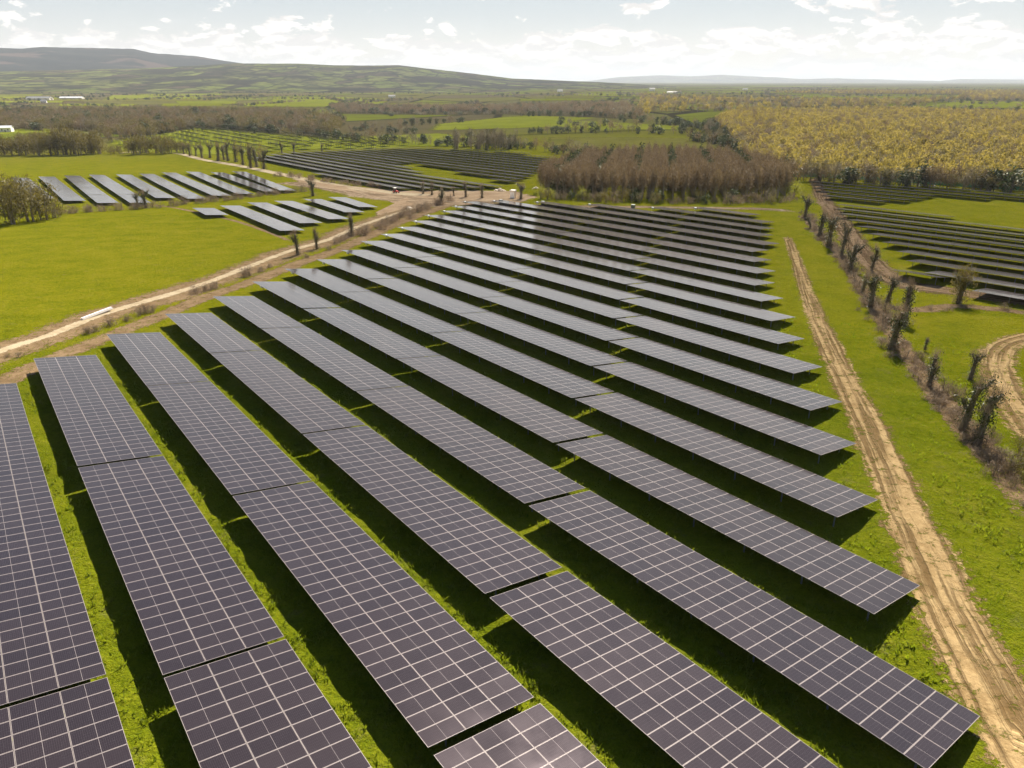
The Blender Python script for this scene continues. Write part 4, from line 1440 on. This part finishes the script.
# ------------------------------------------------------------------ grass tufts on the near ground
def grass():
    pts = []
    for (lo, hi, den) in ((14, 45, 9.0), (45, 75, 4.0), (75, 120, 1.2)):
        n = int(den * (hi ** 2 - lo ** 2) * 0.5 * R(84))
        rr = np.sqrt(rng.uniform(lo ** 2, hi ** 2, n))
        az = rng.uniform(R(-42), R(42), n)
        pts.append(np.column_stack([rr * np.sin(az), rr * np.cos(az)]))
    P = np.concatenate(pts)
    # patchy: clumps follow a slow wave
    w = np.sin(P[:, 0] * 0.9 + 2 * np.sin(P[:, 1] * 0.5)) * np.sin(P[:, 1] * 1.1 + np.sin(P[:, 0] * 0.6))
    P = P[rng.random(len(P)) < 0.45 + 0.5 * w]
    # keep off the wheel tracks
    for pts_, wd in ((T_MAIN, 2.1), (T_LANE, 1.6)):
        q = resample(spots(pts_), 1.0)
        q = q[np.linalg.norm(q, axis=1) < 150]
        for c in range(0, len(P), 4000):
            dd = np.linalg.norm(P[c:c + 4000, None, :] - q[None], axis=2).min(1)
            P[c:c + 4000][dd < wd] = np.nan
    P = P[~np.isnan(P[:, 0])]
    n = len(P)
    B = 5
    base = np.repeat(np.column_stack([P, gz(P[:, 0], P[:, 1])]), B, 0)
    m = n * B
    base[:, :2] += rng.normal(0, 0.10, (m, 2))
    base[:, 2] -= 0.10
    hgt = rng.uniform(0.16, 0.36, m) * np.repeat(rng.uniform(0.7, 1.35, n), B)
    a = rng.uniform(0, 6.28, m)
    ln = rng.uniform(0.2, 0.9, m) * hgt
    tip = base + np.column_stack([np.cos(a) * ln, np.sin(a) * ln, hgt])
    a2 = rng.uniform(0, 6.28, m)
    w = rng.uniform(0.03, 0.07, m)
    s = np.column_stack([np.cos(a2) * w, np.sin(a2) * w, np.zeros(m)])
    base[:, 2] -= 0.02
    V = np.stack([base - s, base + s, tip], 1).reshape(-1, 3)
    o = link("grass", quads_mesh("grass", V, 3, [M["blade"]]))
    tag(o, "uneven spring grass between the panel rows", None, None, "stuff")


grass()


# ------------------------------------------------------------------ built things
def house(P, rz, l, w, h, rh, wall, roof, label, cat, windows=3, name="farmhouse"):
    root = empty(name, (P[0], P[1], gz1(*P)), rz)
    tag(root, label, cat)
    mb = MB()
    mb.add([(-l / 2, -w / 2, -0.5), (l / 2, -w / 2, -0.5), (l / 2, w / 2, -0.5), (-l / 2, w / 2, -0.5), (-l / 2, -w / 2, h), (l / 2, -w / 2, h), (l / 2, w / 2, h), (-l / 2, w / 2, h), (-l / 2, 0, h + rh), (l / 2, 0, h + rh)],
           [(0, 1, 5, 4), (2, 3, 7, 6), (1, 2, 6, 9, 5), (3, 0, 4, 8, 7)])
    link("wall", mb.mesh("wall", wall), root)
    mb = MB()
    for s in (-1, 1):
        e = 0.4
        v = [(-l / 2 - e, s * (w / 2 + e), h - e * rh / (w / 2)), (l / 2 + e, s * (w / 2 + e), h - e * rh / (w / 2)), (l / 2 + e, 0, h + rh + 0.03), (-l / 2 - e, 0, h + rh + 0.03)]
        v2 = [(a, b, c + 0.15) for a, b, c in v]
        mb.add(v + v2, [(0, 1, 2, 3), (7, 6, 5, 4), (0, 4, 5, 1), (1, 5, 6, 2), (3, 2, 6, 7), (0, 3, 7, 4)])
    link("roof", mb.mesh("roof", roof), root)
    for i in range(windows):
        mb = MB()
        mb.box((-l / 2 + l * (i + 0.5) / windows, -w / 2 - 0.02, h * 0.55), (1.2, 0.08, 1.3))
        link("window", mb.mesh("window", M["dark_glass"]), root)
    mb = MB()
    mb.box((l * 0.18 if windows != 3 else l / 6, -w / 2 - 0.025, 1.05), (1.0, 0.09, 2.1))
    link("door", mb.mesh("door", M["door"]), root)
    return root


house(spot(4, 132), 0.25, 16, 8, 4.2, 1.6, M["white_wall"], M["tin"], "low white farm building at the left edge beyond the hedgerow trees", "building", 3)
house(spot(72, 99.2), 0.1, 60, 16, 4, 2.5, M["concrete"], M["tin"], "long pale farm shed far off on the plain", "shed", 4, "farm_shed")
house(spot(40, 100.2), 0.05, 60, 20, 5, 4, M["concrete"], M["slate"], "dark roofed farm shed beside the long pale shed", "shed", 4, "farm_shed")
house(spot(44, 103), 0.4, 12, 8, 4, 3, M["white_wall"], M["slate"], "white cottage in front of the two farm sheds", "house", 3)
house(spot(392, 97.6), 0.2, 20, 9, 4.5, 3, M["white_wall"], M["slate"], "white farmhouse far off behind the brown belt of woodland", "house", 4)
house(spot(652, 91), 0.1, 22, 11, 8, 4, M["white_wall"], M["slate"], "tall white house standing out on the far plain", "house", 4)
house(spot(672, 93.5), -0.1, 34, 12, 4, 3, M["white_wall"], M["slate"], "long white house beside the tall one on the far plain", "house", 4)
house(spot(745, 90.2), 0.2, 22, 10, 5, 4, M["white_wall"], M["slate"], "white farmhouse before the distant blue hills", "house", 4)
house(spot(560, 92), 0.1, 20, 10, 5, 4, M["white_wall"], M["slate"], "white farmhouse at the foot of the low hill end", "house", 3)

# pale kiosk
P = spot(513, 198)
root = empty("kiosk", (P[0], P[1], gz1(*P)), -0.4)
tag(root, "pale electrical kiosk beside the dense ivy stump", "kiosk")
mb = MB()
mb.box((0, 0, 1.35), (1.9, 1.7, 2.9))
link("housing", mb.mesh("housing", M["concrete"]), root)
mb = MB()
mb.box((0, 0, 2.88), (2.1, 1.9, 0.14))
mb.box((0, 0, 2.99), (1.7, 1.5, 0.08))
link("roof", mb.mesh("roof", M["white_wall"]), root)
for s in (-1, 1):
    mb = MB()
    mb.box((s * 0.42, -0.865, 1.2), (0.78, 0.03, 2.1))
    o = link("door", mb.mesh("door", M["white_box"]), root)
    mb = MB()
    mb.box((s * 0.1, -0.90, 1.25), (0.05, 0.05, 0.2))
    link("handle", mb.mesh("handle", M["steel"]), o)

# small red tractor on the bare ground
P = spot(396, 193)
root = empty("tractor", (P[0], P[1], gz1(*P) + 0.02), math.atan2(D[1], D[0]) + 0.2)
root.scale = (0.8, 0.8, 0.8)
tag(root, "small red tractor with a white cab roof on the bare ground", "tractor")
mb = MB()
mb.box((0.75, 0, 1.0), (1.5, 0.75, 0.65))
mb.box((1.45, 0, 0.95), (0.2, 0.6, 0.5))
mb.box((-0.5, 0, 0.8), (1.3, 0.9, 0.4))
for s in (-1, 1):
    mb.box((-0.75, s * 0.72, 1.35), (1.2, 0.4, 0.08))
link("bonnet", mb.mesh("bonnet", M["red"]), root)
mb = MB()
for x in (-1.2, 0.0):
    for s in (-1, 1):
        mb.box((x, s * 0.52, 1.7), (0.08, 0.08, 1.5))
link("cab_frame", mb.mesh("cab_frame", M["black"]), root)
mb = MB()
mb.box((-0.6, 0, 2.5), (1.6, 1.3, 0.14))
link("cab_roof", mb.mesh("cab_roof", M["white_wall"]), root)
mb = MB()
mb.box((-0.6, 0, 1.75), (1.1, 0.95, 1.3))
link("cab_glass", mb.mesh("cab_glass", M["dark_glass"]), root)
for x, r_ in ((-0.75, 0.72), (1.25, 0.42)):
    for s in (-1, 1):
        mb = MB()
        mb.tube([(x, s * 0.62, r_), (x, s * 0.98, r_)], [r_, r_], 18)
        o = link("wheel", mb.mesh("wheel", M["black"]), root)
        mb = MB()
        mb.tube([(x, s * 0.6, r_), (x, s * 1.0, r_)], [r_ * 0.5, r_ * 0.5], 14)
        link("rim", mb.mesh("rim", M["red"]), o)

# white beams laid beside the lane
a, b = spot(82, 320), spot(112, 310.5)
c = (a + b) / 2
ln = np.linalg.norm(b - a)
root = empty("beam_bundle", (c[0], c[1], gz1(*c)), math.atan2(*(b - a)[::-1]))
tag(root, "long white bundle of steel beams lying beside the pale lane", "beam bundle")
for i, (yy, zz) in enumerate([(-0.22, 0.22), (0.0, 0.22), (0.22, 0.22), (-0.11, 0.40), (0.11, 0.40)]):
    mb = MB()
    mb.box((rng.normal(0, 0.04), yy, zz), (ln, 0.21, 0.17))
    link("beam", mb.mesh("beam", M["beam"]), root)
for x in (-ln * 0.3, ln * 0.3):
    mb = MB()
    mb.box((x, 0, 0.06), (0.12, 0.8, 0.12))
    link("bearer", mb.mesh("bearer", M["bark"]), root)


def rubble(P, s, label):
    mb = MB()
    for i in range(26):
        a, r_ = rng.uniform(0, 6.28), abs(rng.normal(0, 0.45)) * s
        q = 0.22 * s * rng.uniform(0.5, 1.3)
        ax = rng.normal(size=3)
        rot = np.array(Matrix.Rotation(rng.uniform(0, 3), 3, Vector(ax)))
        mb.box((r_ * math.cos(a), r_ * math.sin(a), max(0.05, (0.35 * s - r_ * 0.35))), (q * 1.5, q, q * 0.9), 0, rot)
    o = link("rubble", mb.mesh("rubble", M["rubble"]), None, (P[0], P[1], gz1(*P)))
    tag(o, label, "rubble")


rubble(spot(500, 191), 2.2, "pale heap of rubble left of the kiosk at the end of the green wedge")
rubble(spot(536, 189), 1.8, "small pale rubble heap between kiosk and plantation")
rubble(spot(409, 209), 1.6, "pale stones dumped where the lane meets the bare ground")
for x, y, w in [(501, 203, "nearest the kiosk"), (543, 204.5, "in the middle"), (633, 208, "in front of the plantation")]:
    P = spot(x, y)
    mb = MB()
    mb.box((0, 0, 0.55), (1.3, 0.7, 1.1))
    mb.box((0, 0, 1.13), (1.4, 0.8, 0.08))
    mb.box((0.3, -0.36, 0.6), (0.55, 0.03, 0.8))
    o = link("cable_cabinet", mb.mesh("cable_cabinet", M["door"]), None, (P[0], P[1], gz1(*P)))
    o.rotation_euler = (0, 0, -0.7)
    tag(o, "dark cable cabinet on the headland at the row ends, " + w, "cabinet")

# green netting fence at the foot of the birch wood
fp = resample(spots([(790, 177), (820, 177.5), (880, 181), (940, 185.5), (1000, 189.5), (1090, 196)]), 5.0)
root = empty("netting_fence", (fp[0][0], fp[0][1], gz1(*fp[0])))
tag(root, "long teal green netting fence along the foot of the birch wood", "fence")
mb = MB()
for i in range(len(fp) - 1):
    a, b = fp[i], fp[i + 1]
    n2 = np.array([-(b - a)[1], (b - a)[0]])
    n2 = n2 / np.linalg.norm(n2) * 0.015
    v = []
    for q in (a - n2, b - n2, b + n2, a + n2):
        v.append((q[0] - fp[0][0], q[1] - fp[0][1], gz1(*q) - gz1(*fp[0]) + 0.1))
    v += [(x, y, z + 1.5) for x, y, z in v]
    mb.add(v, [(0, 1, 5, 4), (2, 3, 7, 6), (4, 5, 6, 7), (1, 2, 6, 5), (3, 0, 4, 7)])
link("netting", mb.mesh("netting", M["net"]), root)
mb = MB()
mb.box((0, 0, 0.8), (0.1, 0.1, 1.9))
me_fp = mb.mesh("fence_post", M["bark_grey"])
for q in fp[::2]:
    link("fence_post", me_fp, root, (q[0] - fp[0][0], q[1] - fp[0][1], gz1(*q) - gz1(*fp[0])))

# ------------------------------------------------------------------ air
hz = bpy.data.materials.new("haze")
hz.use_nodes = True
t = hz.node_tree
t.nodes.clear()
o_ = t.nodes.new("ShaderNodeOutputMaterial")
pv = t.nodes.new("ShaderNodeVolumePrincipled")
pv.inputs["Color"].default_value = (0.50, 0.55, 0.62, 1)
pv.inputs["Density"].default_value = 5.0e-5
pv.inputs["Anisotropy"].default_value = 0.1
pv.inputs["Density Attribute"].default_value = ""
t.links.new(pv.outputs[0], o_.inputs["Volume"])
mb = MB()
mb.box((0, 14000, 190), (72000, 44000, 450))
tag(link("haze", mb.mesh("haze", hz)), kind="stuff")

# ------------------------------------------------------------------ sky, sun, camera
w = bpy.data.worlds.new("World")
scene.world = w
w.use_nodes = True
t = w.node_tree
t.nodes.clear()


class WN(NT):
    def __init__(self, tree):
        self.t = tree


k = WN(t)
out = t.nodes.new("ShaderNodeOutputWorld")
bg = t.nodes.new("ShaderNodeBackground")
sky = t.nodes.new("ShaderNodeTexSky")
sky.sky_type = "NISHITA"
sky.sun_disc = False
sky.sun_elevation = SUN_EL
sky.sun_rotation = SUN_AZ
sky.air_density = 1.0
sky.dust_density = 0.6
sky.ozone_density = 1.0
dirv = k.n("TexCoord").outputs["Generated"]
s = k.n("SeparateXYZ", Vector=dirv)
az = k.math("ARCTAN2", s.outputs[0], s.outputs[1])
el = k.math("ARCSINE", s.outputs[2])
vec = k.n("CombineXYZ", X=k.math("MULTIPLY", az, 19.0), Y=k.math("MULTIPLY", el, 44.0), Z=3.7).outputs[0]
vec2 = k.n("CombineXYZ", X=k.math("MULTIPLY", az, 19.0), Y=k.math("MULTIPLY_ADD", el, 44.0, -0.22), Z=3.7).outputs[0]
n1 = k.noise(vec, 1.0, 8, 0.58, 0.25)
n2 = k.noise(vec2, 1.0, 8, 0.58, 0.25)
# deg: 0..1.6 hazy, 1.6..3.4 thick band, above that scattered puffs
thr = k.n("ValToRGB", Fac=k.math("MULTIPLY", el, 57.2958 / 10.0))
e = thr.color_ramp.elements
e[0].position, e[0].color = 0.0, (0.40, 0.40, 0.40, 1)
e[1].position, e[1].color = 1.0, (0.52, 0.52, 0.52, 1)
for p_, v_ in ((0.12, 0.41), (0.28, 0.46), (0.38, 0.60), (0.60, 0.62)):
    q = e.new(p_)
    q.color = (v_, v_, v_, 1)
thr = thr.outputs[0]
puff = None
for px_, py_, wx_, wy_, amp in ((832, 13, 42, 9, 0.20), (868, 9, 26, 9, 0.17), (705, 4, 34, 7, 0.19), (641, 15, 24, 5, 0.18), (972, 8, 30, 8, 0.18), (1005, 2, 30, 6, 0.14), (735, 42, 60, 7, 0.10),
                                (606, 36, 22, 5, 0.13), (232, 18, 16, 5, 0.16), (335, 17, 9, 3.5, 0.14), (52, 41, 10, 3.5, 0.15), (176, 27, 9, 3.5, 0.13), (328, 33, 10, 4, 0.13), (540, 42, 26, 5, 0.11), (460, 48, 40, 6, 0.10)):
    a0 = math.atan((px_ - 512) / 762.0)
    e0 = (CAM_HY - py_) / 762.0 * math.cos(a0)
    qa = k.math("POWER", k.math("ABSOLUTE", k.math("DIVIDE", k.math("SUBTRACT", az, a0), wx_ / 762.0 * math.cos(a0) ** 2)), 2.0)
    qe = k.math("POWER", k.math("ABSOLUTE", k.math("DIVIDE", k.math("SUBTRACT", el, e0), wy_ / 762.0)), 2.0)
    g_ = k.math("MULTIPLY", k.math("EXPONENT", k.math("MULTIPLY", k.math("ADD", qa, qe), -1.0)), amp)
    puff = g_ if puff is None else k.math("ADD", puff, g_)
mask = k.ramp(k.math("ADD", k.math("SUBTRACT", n1, thr), puff), -0.01, 0.045)
low = k.ramp(el, R(7), R(16), 1.0, 0.0)
mask = k.math("MULTIPLY", mask, low)
shade = k.ramp(k.math("SUBTRACT", n1, n2), -0.06, 0.08)
ccol = k.mix(shade, (6.5, 6.35, 6.15), (8.9, 8.6, 8.1))
skyc = k.mix(k.ramp(el, R(10), R(30), 0.9, 0.0), sky.outputs[0], k.mix(k.ramp(el, R(0.5), R(5.5)), (6.7, 6.5, 6.1), (4.75, 5.15, 5.35)))
final = k.mix(mask, skyc, ccol)
t.links.new(final, bg.inputs["Color"])
bg.inputs["Strength"].default_value = 0.0365
t.links.new(bg.outputs[0], out.inputs["Surface"])

sl = bpy.data.lights.new("sun", "SUN")
sl.energy = 5.0
sl.angle = R(0.6)
sl.color = (1.0, 0.91, 0.77)
so = bpy.data.objects.new("sun", sl)
COL.objects.link(so)
sd = Vector((math.sin(SUN_AZ) * math.cos(SUN_EL), math.cos(SUN_AZ) * math.cos(SUN_EL), math.sin(SUN_EL)))
so.rotation_euler = sd.to_track_quat("Z", "Y").to_euler()
so.location = (0, 0, 300)

cam = bpy.data.cameras.new("camera")
co = bpy.data.objects.new("camera", cam)
COL.objects.link(co)
co.location = (0, 0, CAM_H)
co.rotation_euler = (math.pi / 2 - TH, 0, 0)
cam.sensor_width = 36
cam.lens = 36 * CAM_F / 1024
cam.clip_start = 0.5
cam.clip_end = 80000
scene.camera = co

scene.view_settings.view_transform = "Standard"
scene.view_settings.look = "None"
scene.view_settings.exposure = 1.9
scene.view_settings.gamma = 1.0
scene.render.engine = "CYCLES"
cy = scene.cycles
cy.use_denoising = True
cy.max_bounces = 6
cy.diffuse_bounces = 2
cy.glossy_bounces = 3
cy.transparent_max_bounces = 8
cy.volume_bounces = 0
cy.use_adaptive_sampling = True
cy.adaptive_threshold = 0.02
try:
    hz.cycles.homogeneous_volume = True
except Exception:
    pass
bpy.context.view_layer.update()
